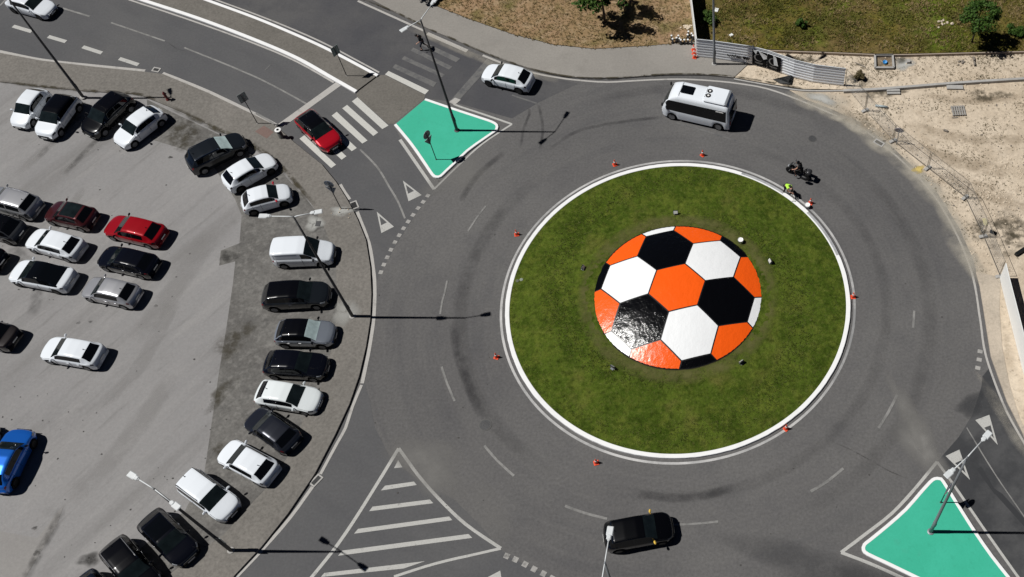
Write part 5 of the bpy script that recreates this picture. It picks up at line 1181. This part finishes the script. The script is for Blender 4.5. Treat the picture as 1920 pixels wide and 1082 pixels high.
for lab, px, py in (('pale valve cover in the lawn at its left edge', 977.5, 524), ('olive valve cover in the lawn at its left edge', 970, 526)):
    b = P(px, py, .2); z = lawn_z(math.hypot(b.x, b.y)); mb = MB(); mb.lathe([(.13, -.03), (.13, .03), (.11, .045), (.001, .05)], 16, (b.x, b.y, z)); tag(mb.build('valve_cover', plain('valve_lid', (.20, .23, .18) if 'pale' in lab else (.09, .10, .06), .7)), lab, 'cover')
# manholes and grates
for lab, px, py, r in (('round manhole cover in the road left of the roundabout island', 910, 797, .42), ('round manhole cover in the road near the sandy plot', 1523, 260, .34)):
    b = P(px, py); t = thing('manhole_cover', lab, 'manhole', (b.x, b.y, .0), 0, 'round manhole covers')
    mb = MB(); mb.lathe([(r, .012), (r, .022), (r * .9, .024), (r * .88, .018)], 28); mb.build('frame', plain('manhole_frame', (.085, .083, .08), .7), t)
    mb = MB(); mb.lathe([(r * .87, .014), (r * .86, .022), (r * .6, .024), (r * .58, .019), (r * .3, .024), (r * .28, .019), (.001, .022)], 28); mb.build('lid', M['iron'], t)
def grate(label, px, py, w, h, rot, z, surround=True):
    b = P(px, py, z); t = thing('drain_grate', label, 'drain', (b.x, b.y, z), rot, 'kerbside drain grates')
    mb = MB(); q = .10
    for a in ((-w / 2 - q, w / 2 + q, h / 2, h / 2 + q), (-w / 2 - q, w / 2 + q, -h / 2 - q, -h / 2), (-w / 2 - q, -w / 2, -h / 2, h / 2), (w / 2, w / 2 + q, -h / 2, h / 2)): mb.box(*a, .0, .03)
    mb.build('frame', M['concrete'], t)
    mb = MB(); mb.box(-w / 2, w / 2, -h / 2, h / 2, .0, .008); mb.build('shaft', M['under'], t)
    mb = MB(); n = 6
    for i in range(n): y = -h / 2 + h * (i + .5) / n; mb.box(-w / 2, w / 2, y - .012, y + .012, .010, .024)
    mb.build('bars', M['iron'], t)
grate('drain grate by the bend of the upper left kerb', 293, 131, .45, .28, R(-14), .012)
grate('drain grate beside the round blue backed sign', 664, 385, .38, .55, R(28), .012)
grate('drain grate in the kerb line beside the white hatchbacks', 593, 901, .62, .28, R(55), .012)
grate('drain grate at the sandy edge of the road', 1648, 268, .62, .28, R(-38), .05)
b = P(596.5, 419.5, .15); mb = MB(); mb.rbox(b.x, b.y, .165, .36, .46, .03, .01); tag(mb.build('manhole_cover', M['iron']), 'small dark square cover in a pale cement patch beside the white van', 'manhole')

# ================================================================== BUILDING SITE EDGE
# corrugated hoarding
hb_px = [(1307, 107), (1336.5, 110), (1364, 114), (1410, 120.5), (1438, 128), (1464, 137), (1487, 145.6), (1523.5, 154.4), (1581.5, 161.5)]
hb = PP(hb_px, .12); HH = 2.0
t = thing('hoarding', 'grey corrugated metal hoarding with black posters along the pavement', 'hoarding', (0, 0, 0))
for i in range(len(hb) - 1):
    a, c = hb[i], hb[i + 1]; d = (c - a); n = Vector((d.y, -d.x, 0)).normalized(); mb = MB(); vs = []; fs = []; m = 56
    if n.y > 0: n = -n
    for k in range(m + 1):
        z = HH * k / m; o_ = (-.028, -.028, 0, .006, .008, .008, .006, 0)[k % 8]
        for e in (a, c): vs.append(Vector((e.x, e.y, .12 + z)) + n * o_)
        for_ = None
        if k: q = 2 * k; fs.append((q - 2, q - 1, q + 1, q))
    mb.add(vs, fs); mb.add([v - n * .02 for v in vs], [tuple(reversed(f)) for f in fs]); pn = mb.build('panel', M['grey_sheet'], t)
    mb = MB(); ab = a - n * .09; mb.tube([(ab.x, ab.y, .1), (ab.x, ab.y, HH + .1)], .04, 6); mb.build('post', M['galv'], t)
    mb = MB(); mb.tube([a + Vector((0, 0, HH)), c + Vector((0, 0, HH))], .03, 6); mb.build('top_rail', M['lamp_white'], t)
    if i in (5, 6):
        mb = MB(); mid = (a + c) / 2; mb.tube([Vector((mid.x, mid.y, HH * .95)), Vector((mid.x, mid.y, .12)) - n * 1.5], .03, 6); mb.build('brace', M['galv'], t)
def on_board(i, s, z, off=.05):        # point on the front of panel i, fraction s along, height z
    a, c = hb[i], hb[i + 1]; d = c - a; n = Vector((d.y, -d.x, 0)).normalized()
    if n.y > 0: n = -n
    p = a + d * s; return Vector((p.x, p.y, .12 + z)) + n * off
for i, flap in ((3, 0), (4, 1)):
    pr_ = thing('poster', ['black crescent poster with two torn white corners, left one on the hoarding', 'black crescent poster with one curling white corner, right one on the hoarding'][flap], 'poster', (0, 0, 0), 0, 'black posters on the hoarding')
    mb = MB(); grid = [on_board(i, .02 + .96 * u, z, .062) for z in (.12, 1.72) for u in (0, .25, .5, .75, 1)]
    mb.add(grid, [(k, k + 1, k + 6, k + 5) for k in range(4)]); mb.add([g - (on_board(i, .5, 1, .012) - on_board(i, .5, 1, 0)) for g in grid], [(k + 5, k + 6, k + 1, k) for k in range(4)]); mb.build('sheet', M['poster'], pr_)
    mb = MB(); vs = []; fs = []; asp = 1.0 / (hb[i + 1] - hb[i]).length
    for k in range(19):
        a = R(70 + 250 * k / 18); wd = .11 * math.sin(math.pi * k / 18) + .01
        for r in (.36 - wd / 2, .36 + wd / 2): vs.append(on_board(i, .46 + r * math.cos(a) * asp, 1.0 + r * math.sin(a), .068))
        if k: fs.append((2 * k - 2, 2 * k - 1, 2 * k + 1, 2 * k))
    mb.add(vs, fs); mb.build('crescent', M['poster_grey'], pr_)
    mb = MB(); mb.add([on_board(i, .2, .40, .068), on_board(i, .74, .40, .068), on_board(i, .74, .46, .068), on_board(i, .2, .46, .068)], [(0, 1, 2, 3)]); mb.add([on_board(i, .3, .31, .068), on_board(i, .7, .31, .068), on_board(i, .7, .345, .068), on_board(i, .3, .345, .068)], [(0, 1, 2, 3)]); mb.build('lettering', M['poster_grey'], pr_)
    fl = [[(.02, 1.76), (.36, 1.78), (.26, 1.30)], [(.40, 1.78), (1.0, 1.5), (.98, 1.1), (.78, .98)]] if not flap else [[(.42, 1.74), (.66, 1.62), (.80, .70), (.52, .75)]]
    for f in fl:
        mb = MB(); vs = [on_board(i, a, z, .07 + .05 * (k % 2)) for k, (a, z) in enumerate(f)]; mb.add(vs, [tuple(range(len(vs)))]); mb.build('torn_corner', M['poster_white'], pr_)
# graffiti scrawl on the panel left of the posters
mb = MB(); x = .02
for ch in ([(0, .9), (.02, .72), (.10, .70), (.13, .86)], [(.16, .66), (.20, .92), (.24, .68), (.28, .9)], [(.30, .68), (.33, .96)], [(.36, .66), (.44, .66), (.40, .88), (.34, .78)], [(.48, .9), (.46, .64), (.56, .62), (.54, .84)],
           [(.66, .62), (.64, .84), (.74, .84), (.72, .60), (.66, .62)], [(.80, .84), (.78, .58), (.88, .56)], [(.62, .72), (.92, .68)]):
    for (a, z), (c, w) in zip(ch, ch[1:]):
        p, q = on_board(2, a, z * .9, .062), on_board(2, c, w * .9, .062); mb.tube([p, q], .036, 5)
mb.build('graffiti', M['black_plastic'], t)
b = P(1466, 153, .1)
mb = MB(); vs = []; fs = []
cor = zoom(1390, 80, 9.143)((540, 630), (880, 575), (885, 670), (845, 730), (655, 700))
pc = PP(cor, .12); cc_ = sum(pc, Vector()) / 5; mb.add([cc_ + Vector((0, 0, .22))] + [p + Vector((0, 0, .02 + .16 * (k % 2))) for k, p in enumerate(pc)] + [p.lerp(cc_, .5) + Vector((0, 0, .10 + .08 * (k % 3))) for k, p in enumerate(pc)],
       [(1 + k, 1 + (k + 1) % 5, 6 + (k + 1) % 5, 6 + k) for k in range(5)] + [(0, 6 + k, 6 + (k + 1) % 5) for k in range(5)])
tag(mb.build('tarpaulin', M['tarp']), 'crumpled black tarpaulin lying at the foot of the hoarding', 'tarpaulin')
# north fence seen edge on, and the white site hoarding on the right
def board_fence(label, pts, z0, h, mat, side=-1):
    t = thing('site_fence', label, 'fence', (0, 0, 0))
    for a, c in zip(pts, pts[1:]):
        d = c - a; n = Vector((-d.y, d.x, 0)).normalized() * .025; mb = MB()
        vs = [Vector((p.x, p.y, z)) + n * s for s in (1, -1) for p, z in ((a, z0), (c, z0), (c, z0 + h), (a, z0 + h))]
        mb.add(vs, [(0, 1, 2, 3), (7, 6, 5, 4), (0, 4, 5, 1), (1, 5, 6, 2), (2, 6, 7, 3), (3, 7, 4, 0)]); mb.build('panel', mat, t)
        mb = MB(); q = c + n * 2.6 * side; mb.tube([(q.x, q.y, z0 - .1), (q.x, q.y, z0 + h - .15)], .035, 6); mb.build('post', M['galv'], t)
    return t
a0, a1 = P(1307, 106, .16), P(1301.5, 28 + 34, .16); dirn = (a1 - a0).normalized()
npts = [a0 + dirn * k for k in (0, 2.4, 4.8, 7.2, 9.6)]
board_fence('white boarded fence seen edge on between the dry grass and the green field', npts, .16, 2.0, M['white_sheet'])
w0 = P(1875, 521, .08); w1 = P(1880.5, 545, .08); w2 = P(1920, 702, .08); dd = (w2 - w1).normalized()
board_fence('tall white boarded hoarding at the right edge beside the pavement', [w0, w1, w2 + dd * 5], .08, 1.9, M['white_sheet'], 1)
# mesh site fence with concrete feet: each panel its own thing
fp = PP([(1583, 161), (1622, 208), (1674, 265), (1739, 316), (1809, 371), (1843, 444), (1874, 519)], .07)
labs = ['mesh fence panel joined to the end of the corrugated hoarding', 'mesh fence panel between the hoarding end and the round sign', 'mesh fence panel right of the round sign', 'mesh fence panel beside the yellow dust on the road edge', 'mesh fence panel carrying the pale yellow diamond sign', 'mesh fence panel ending at the tall white hoarding']
for i in range(6):
    a, c = fp[i], fp[i + 1]; d = c - a; Ln = d.length; t = thing('mesh_fence', labs[i], 'fence', (a.x, a.y, .07), math.atan2(d.y, d.x), 'mesh fence panels along the sandy plot')
    mb = MB(); e = .06; mb.tube([(e, 0, .1), (e, 0, 1.95)], .023, 6); mb.tube([(Ln - e, 0, .1), (Ln - e, 0, 1.95)], .023, 6); mb.tube([(e, 0, 1.93), (Ln - e, 0, 1.93)], .018, 6); mb.tube([(e, 0, .16), (Ln - e, 0, .16)], .018, 6); mb.build('frame', plain('fence_tube', (.13, .12, .105), .6) if i == 0 else bpy.data.materials['fence_tube'], t)
    mb = MB(); n = int(Ln / .16)
    for k in range(1, n): x = Ln * k / n; mb.tube([(x, .0, .16), (x, .0, 1.93)], .0035, 3, False)
    for k in range(1, 9): z = .16 + 1.77 * k / 9; mb.tube([(e, 0, z), (Ln - e, 0, z)], .0035, 3, False)
    mb.build('wire_mesh', M['galv'], t)
    mb = MB(); mb.rbox(Ln, 0, .07, .26, .62, .14, .03); mb.build('foot', M['concrete'], t)
b = P(1681, 270, .07); t = thing('traffic_sign', 'low round sign leaning by the mesh fence on the sand', 'sign', (b.x, b.y, .07))
mb = MB(); mb.tube([(0, 0, 0), (0, 0, 1.75)], .03, 8); mb.build('pole', M['galv'], t)
mb = MB(); disc(mb, Vector((0, .05, 1.55)), (.25, .95, .25), .36, .025); mb.build('sign_plate', plain('sign_pale', (.42, .38, .40), .5), t)
b = P(1840, 436, .07); t = thing('warning_sign', 'pale yellow diamond sign on the mesh fence', 'sign', (b.x, b.y, .07))
mb = MB(); plate(mb, (0, 0, 1.35), (-.86, -.5, 0), [(0, -.42), (.34, 0), (0, .42), (-.34, 0)]); mb.build('sign_plate', plain('sign_yellow', (.62, .56, .34), .5), t)
mb = MB(); mb.tube([(0, .03, .0), (0, .03, 1.6)], .02, 6); mb.build('post', M['galv'], t)
# white capped delineator posts stacked by the hoarding
gz = zoom(1250, 0, 8.325)
side_l = ['topmost', 'upper left', 'upper right', 'lower right']
plist = [((80, 600), 'white capped post at the far left of the post cluster, upper of two'), ((97, 650), 'white capped post at the far left of the post cluster, lower of two'), ((158, 633), 'white capped post in the middle of the left clump of posts'), ((187, 600), 'white capped post at the top right of the left clump of posts'),
         ((205, 645), 'white capped post on the right of the left clump of posts'), ((226, 668), 'white capped post at the lower right end of the left clump of posts'), ((279, 665), 'white capped post standing alone between the two clumps of posts'), ((335, 663), 'white capped post with a red foot in the post cluster'),
         ((330, 585), 'white capped post left in the upper clump near the fence'), ((342, 536), 'white capped post at the top of the upper clump near the fence'), ((391, 566), 'white capped post right in the upper clump near the fence'), ((411, 598), 'white capped post nearest the edge on fence'), ((390, 668), 'post without a white cap, at the right end of the post cluster')]
_dp = None
for (pt, lab) in plist:
    q = gz(pt)[0]; b = P(q[0], q[1] + 2.0, .17)
    if _dp is None:
        t = thing('traffic_post', lab, 'post', (b.x, b.y, .17), 0, 'white capped traffic posts')
        mb = MB(); mb.lathe([(.15, 0), (.15, .03), (.07, .06), (.065, .42)], 14); mb.build('shaft', M['black_plastic'], t, True)
        mb = MB(); mb.lathe([(.066, .40), (.082, .42), (.084, .47), (.001, .478)], 14); mb.build('cap', M['white_plastic'], t, True)
        _dp = t
    else:
        t = copy_tree(_dp); t['label'] = lab; t.location = (b.x, b.y, .17)
        if 'without' in lab:
            for c in list(t.children):
                if c.name.startswith('cap'): bpy.data.objects.remove(c)
def rock_cluster(name, label, px, n, spread, size, z, mat, cat='rubble'):
    b = P(*px, z); mb = MB()
    for _ in range(n):
        c = (b.x + random.gauss(0, spread), b.y + random.gauss(0, spread * .8), z + random.uniform(0, .05)); s = random.uniform(*size)
        prof = [(.6 * s, -.3 * s), (s, 0), (.75 * s, .45 * s), (.001, .6 * s)]; k0 = len(mb.v); mb.lathe(prof, 7, c)
        for v in mb.v[k0:]: v += Vector((random.uniform(-.2, .2), random.uniform(-.2, .2), random.uniform(-.12, .12))) * s
    return tag(mb.build(name, mat), label, cat)
rock_cluster('rubble_pile', 'small heap of pale rubble above the white capped posts', (1288, 52), 16, .22, (.06, .16), .18, M['stone'])
rock_cluster('rubble_pile', 'scatter of pale stones in the green field near the small tree', (1768, 42), 12, .25, (.06, .15), .24, M['stone'])
rock_cluster('rubble_pile', 'broken blocks on the sand left of the small stack of bricks', (1801, 117), 7, .16, (.07, .14), .11, M['wood'])
rock_cluster('rubble_pile', 'loose pale stones round the foot of the round blue backed sign', (640, 398), 9, .35, (.03, .07), .155, M['stone'])
def slab(name, label, px, dx, dy, dz, rot, z, mat, cat, n=1):
    b = P(*px, z); mb = MB(); mt = Matrix.Translation((b.x, b.y, z)) @ Matrix.Rotation(rot, 4, 'Z')
    for k in range(n): mb.rbox(0, (k - (n - 1) / 2) * dy * 1.18, dz / 2 + (.0 if k == 0 else .03), dx, dy, dz, .015, mt)
    return tag(mb.build(name, mat), label, cat)
slab('kerbstone', 'two pale kerbstones lying side by side below the concrete kerb line', (1675, 174), 1.05, .22, .16, R(1), .07, M['concrete'], 'kerbstone', 2)
slab('kerbstone', 'broad pale slab lying below the right part of the concrete kerb line', (1790, 165), 1.3, .42, .14, R(-1), .07, M['concrete'], 'slab')
slab('board', 'pale board lying beside the grey lamp post in the green field', (1343, 19), .35, .45, .05, R(-15), .24, M['white_sheet'], 'board')
slab('board', 'small pale board lying in the green field above the hoarding', (1371, 66), .32, .26, .05, R(40), .24, M['white_sheet'], 'board')
slab('brick', 'single brown brick lying on the open sand', (1773, 246), .34, .16, .14, R(-25), .07, M['wood'], 'brick')
slab('brick_stack', 'small stack of grey bricks on the sand below the field edge', (1826, 117), .10, .42, .22, R(0), .10, M['wood'], 'bricks', 2)
slab('block', 'pale concrete block lying in the spilled cement', (1703, 117), .28, .32, .22, R(3), .10, M['concrete'], 'block')
slab('plank', 'weathered plank lying on the sand left of the brick chamber', (1613, 122), .95, .10, .06, R(-33), .10, M['wood'], 'plank')
slab('board', 'dark board leaning on the earth near the right edge', (1912, 474), .9, .25, .25, R(35), .07, M['tarp'], 'board')
b0, b1 = P(1641, 199, .1), P(1664, 202, .1); mb = MB(); mb.tube([b0 + Vector((0, 0, .08)), b1 + Vector((0, 0, .08))], .09, 12); tag(mb.build('pipe', M['pipe'], None, True), 'short grey plastic pipe lying on the sand by the mesh fence', 'pipe')
b = P(1796, 209, .07); t = thing('pallet', 'grey wooden pallet lying on the sand', 'pallet', (b.x, b.y, .07), R(4))
mb = MB()
for k in range(6): mb.box(-.50 + k * .185, -.50 + k * .185 + .115, -.5, .5, .11, .135)
mb.build('deck', plain('pallet_grey', (.26, .25, .235), .85, vary=.2), t)
mb = MB()
for y in (-.46, -.05, .36): mb.box(-.5, .56, y, y + .1, 0, .11)
mb.build('bearers', M['wood'], t)
slab('plank', 'short offcut lying under the front edge of the pallet', (1791, 221), .45, .08, .06, R(5), .07, M['wood'], 'plank')
# brick chamber
cz = zoom(1600, 90, 10.82); cp = [P(*cz(q)[0], .3) for q in ((450, 395), (820, 395), (800, 140), (440, 140))]
t = thing('brick_chamber', 'open square chamber of concrete walls sunk in the sand', 'chamber', (0, 0, 0))
for k in range(4):
    a, c = cp[k], cp[(k + 1) % 4]; mb = MB(); wall_ribbon(mb, [a, c], .16, .05, .34, False); mb.build('wall', M['concrete'], t)
link('floor', ngon([Vector((p.x, p.y, .105)) for p in cp], 'floor'), M['soil'], t)
b = P(*cz((640, 300))[0], .15); mb = MB(); mb.lathe([(.15, .11), (.19, .28), (.17, .28), (.14, .14)], 12, (b.x, b.y, 0)); tag(mb.build('bucket', M['blue_plastic'], None, True), 'small blue tub inside the square concrete chamber', 'tub')
# concrete kerb line and low retaining wall
mb = MB(); wall_ribbon(mb, PP([(1376, 147), (1440, 158.5), (1504, 168.5), (1582, 169)], .2), .13, .0, .16); wall_ribbon(mb, PP([(1582, 169), (1640, 166.5), (1700, 162), (1800, 154), (1920, 146.5), (1990, 142)], .32), .24, .0, .32)
tag(mb.build('concrete_kerb', M['concrete']), 'long pale concrete kerb crossing the sandy plot', 'kerb')
mb = MB(); wall_ribbon(mb, PP([(1425, 93.5), (1500, 96.5), (1582, 99.5), (1642, 102), (1699, 102), (1800, 99.5), (1920, 96.5), (1990, 95)], .34), .10, .05, .34)
tag(mb.build('low_wall', plain('low_wall_stone', (.33, .27, .215), .9, vary=.2)), 'low wall dividing the green field from the sand', 'wall')

# ================================================================== PLANTS
def blob_leaves(mb, centre, rad, n, size, flat=.8):
    for _ in range(n):
        v = Vector((random.gauss(0, 1), random.gauss(0, 1), random.gauss(0, 1))).normalized() * random.random() ** .4
        c = Vector(centre) + Vector((v.x * rad, v.y * rad, v.z * rad * flat)); s = random.uniform(*size)
        nr_ = (v + Vector((random.gauss(0, .5), random.gauss(0, .5), random.gauss(.5, .5)))).normalized(); q = nr_.to_track_quat('Z', 'Y').to_matrix(); a = random.random() * 6.28
        pts = [q @ Vector((math.cos(a + k) * s * (1.0 if i % 2 == 0 else .62), math.sin(a + k) * s * (1.0 if i % 2 == 0 else .62), .12 * s * (i % 2))) for i, k in enumerate((0, 1.57, 3.14, 4.71))]
        i = len(mb.v); mb.v += [c + p for p in pts]; mb.f.append((i, i + 1, i + 2, i + 3))
def tree(name, label, base, h, crown_r, trunk_h, mat, z0, clumps=26, leaves=120, size=(.09, .17), tr=.09, seed=1, bush=False, off=(0, 0), gap=.30):
    random.seed(seed); b = P(*base, z0); t = thing(name, label, 'tree' if not bush else 'shrub', (b.x, b.y, z0))
    cz_ = trunk_h + (h - trunk_h) * .5; cl = []
    for _ in range(clumps):
        for _try in range(40):
            v = Vector((random.uniform(-1, 1), random.uniform(-1, 1), random.uniform(-1, 1)))
            if v.length < 1 and v.length > .25: break
        cl.append(Vector((off[0] + v.x * crown_r, off[1] + v.y * crown_r, cz_ + v.z * (h - trunk_h) * .5)))
    if not bush:
        mb = MB(); mb.tube([(0, 0, 0), (.02, .0, trunk_h * .5), (-.02, .02, trunk_h), (off[0] * .4, off[1] * .4, cz_ + .3)], [tr * 1.2, tr, tr * .85, tr * .3], 9)
        tk = mb.build('trunk', M['bark'], t, True); mb = MB()
        for c in cl[::2]:
            s0 = Vector((0, 0, trunk_h * random.uniform(.85, 1.1))); m_ = s0.lerp(c, .5) + Vector((0, 0, .12)); mb.tube([s0, m_, c], [tr * .5, tr * .32, tr * .12], 5)
        mb.build('limbs', M['bark'], tk)
    mb = MB()
    for c in cl: blob_leaves(mb, c, crown_r * gap * random.uniform(.7, 1.25), leaves, size)
    mb.build('crown', mat, t)
    return t
tree('broadleaf_tree', 'broad leaf tree with a gappy crown on the dry grass', (1134, 42), 4.7, 2.45, 2.35, M['leaf'], .17, 38, 80, (.10, .19), .10, 8, off=(-.05, .05), gap=.22)
tree('young_tree', 'small young tree at the edge of the green field on the right', (1822, 80), 4.2, 1.45, 1.8, M['leaf'], .22, 28, 95, (.08, .14), .06, 5, gap=.36)
tree('broadleaf_tree', 'tree above the top edge whose shadow falls on the dry grass', (780, -12), 3.6, 1.3, 1.6, M['leaf'], .17, 18, 80, (.09, .17), .09, 9, gap=.3)
for lab, base, h, r, sd_, mt in (('dark green bush in the green field near the hoarding', (1502, 50), .8, .42, 11, 'leaf'), ('low green bush behind the edge on fence', (1330, 40), .9, .7, 12, 'leaf_light'), ('low dark bush at the right edge of the green field', (1906, 62), .7, .7, 14, 'leaf'), ('olive bush at the foot of the low wall near the kerb', (1610, 146), .55, .45, 16, 'tuft_weed')):
    tree('bush', lab, base, h, r, .1, M[mt], .2 if base[1] < 100 else .1, 16, 70, (.06, .12), .03, sd_, True, gap=.38)
random.seed(21)
fw = PP([(780, -40), (822, 14), (880, 37), (960, 65), (1037, 85), (1115, 93), (1218, 87), (1302, 80), (1300, -40)], .17)
fe = PP([(1308, -40), (1312, 72), (1345, 76), (1440, 90), (1582, 98), (1699, 100), (1930, 95), (1960, -40)], .22)
sa = PP([(1400, 118), (1440, 98), (1699, 105), (1930, 100), (1930, 145), (1700, 160), (1582, 167), (1440, 155)], .09)
sb_ = PP([(1510, 174), (1582, 173), (1700, 166), (1930, 150), (1930, 480), (1860, 500), (1838, 530), (1825, 488), (1799, 428), (1759, 364), (1707, 308), (1614, 232)], .06)
def sampler(poly, clump=None):
    xs = [p.x for p in poly]; ys = [p.y for p in poly]
    cs = [(random.uniform(min(xs), max(xs)), random.uniform(min(ys), max(ys))) for _ in range(clump or 0)]
    def f():
        for _ in range(30):
            if cs and random.random() < .75: c = random.choice(cs); x, y = random.gauss(c[0], .7), random.gauss(c[1], .5)
            else: x, y = random.uniform(min(xs), max(xs)), random.uniform(min(ys), max(ys))
            if inside(x, y, poly): return x, y
    return f
scatter('grass', M['tuft_dry'], 5200, sampler(fw), (.06, .15), lambda x, y: .17, 'dry yellow grass beside the north pavement', per=5)
scatter('grass', M['tuft_green'], 6500, sampler(fe, 60), (.10, .24), lambda x, y: .22, 'rough green and olive grass in the field behind the hoarding', per=5)
scatter('grass', M['tuft_dry'], 2600, sampler(fe, 30), (.10, .24), lambda x, y: .22, 'yellowed grass patches in the field behind the hoarding', per=5)
scatter('weeds', M['tuft_weed'], 1700, sampler(sa, 40), (.05, .13), lambda x, y: .09, 'dry weeds on the upper sand strip', per=5)
scatter('weeds', M['tuft_weed'], 1900, sampler(sb_, 45), (.04, .11), lambda x, y: .065, 'dry weeds on the sandy plot', per=5)
# gravel and small rubble strewn over the sand
def gravel(poly, z, n, mat, size):
    f = sampler(poly, 25); mb = MB()
    for _ in range(n):
        q = f()
        if q is None: continue
        r = random.uniform(*size); k0 = len(mb.v); mb.lathe([(.7 * r, -.2 * r), (r, .1 * r), (.6 * r, .6 * r), (.001, .75 * r)], 6, (q[0], q[1], z))
        for v in mb.v[k0:]: v += Vector((random.uniform(-.3, .3), random.uniform(-.3, .3), random.uniform(-.15, .15))) * r
    o = mb.build('gravel', mat); o['kind'] = 'stuff'; o['label'] = 'small stones strewn over the sandy plot'; o['category'] = 'gravel'
gravel(sb_, .065, 420, M['stone'], (.03, .09)); gravel(sa, .095, 260, M['stone'], (.03, .08))
gravel(sb_, .065, 120, M['wood'], (.03, .08))
for pts, w in (([(1560, 200), (1660, 250), (1780, 300), (1930, 330)], 1.0), ([(1700, 230), (1800, 260), (1930, 262)], .7), ([(1760, 330), (1850, 360), (1930, 400)], 1.1), ([(1720, 180), (1820, 190), (1930, 180)], .6)):
    soft_ribbon('rut', M['rut'], PP(pts), w * 1.6, .0635, .55)
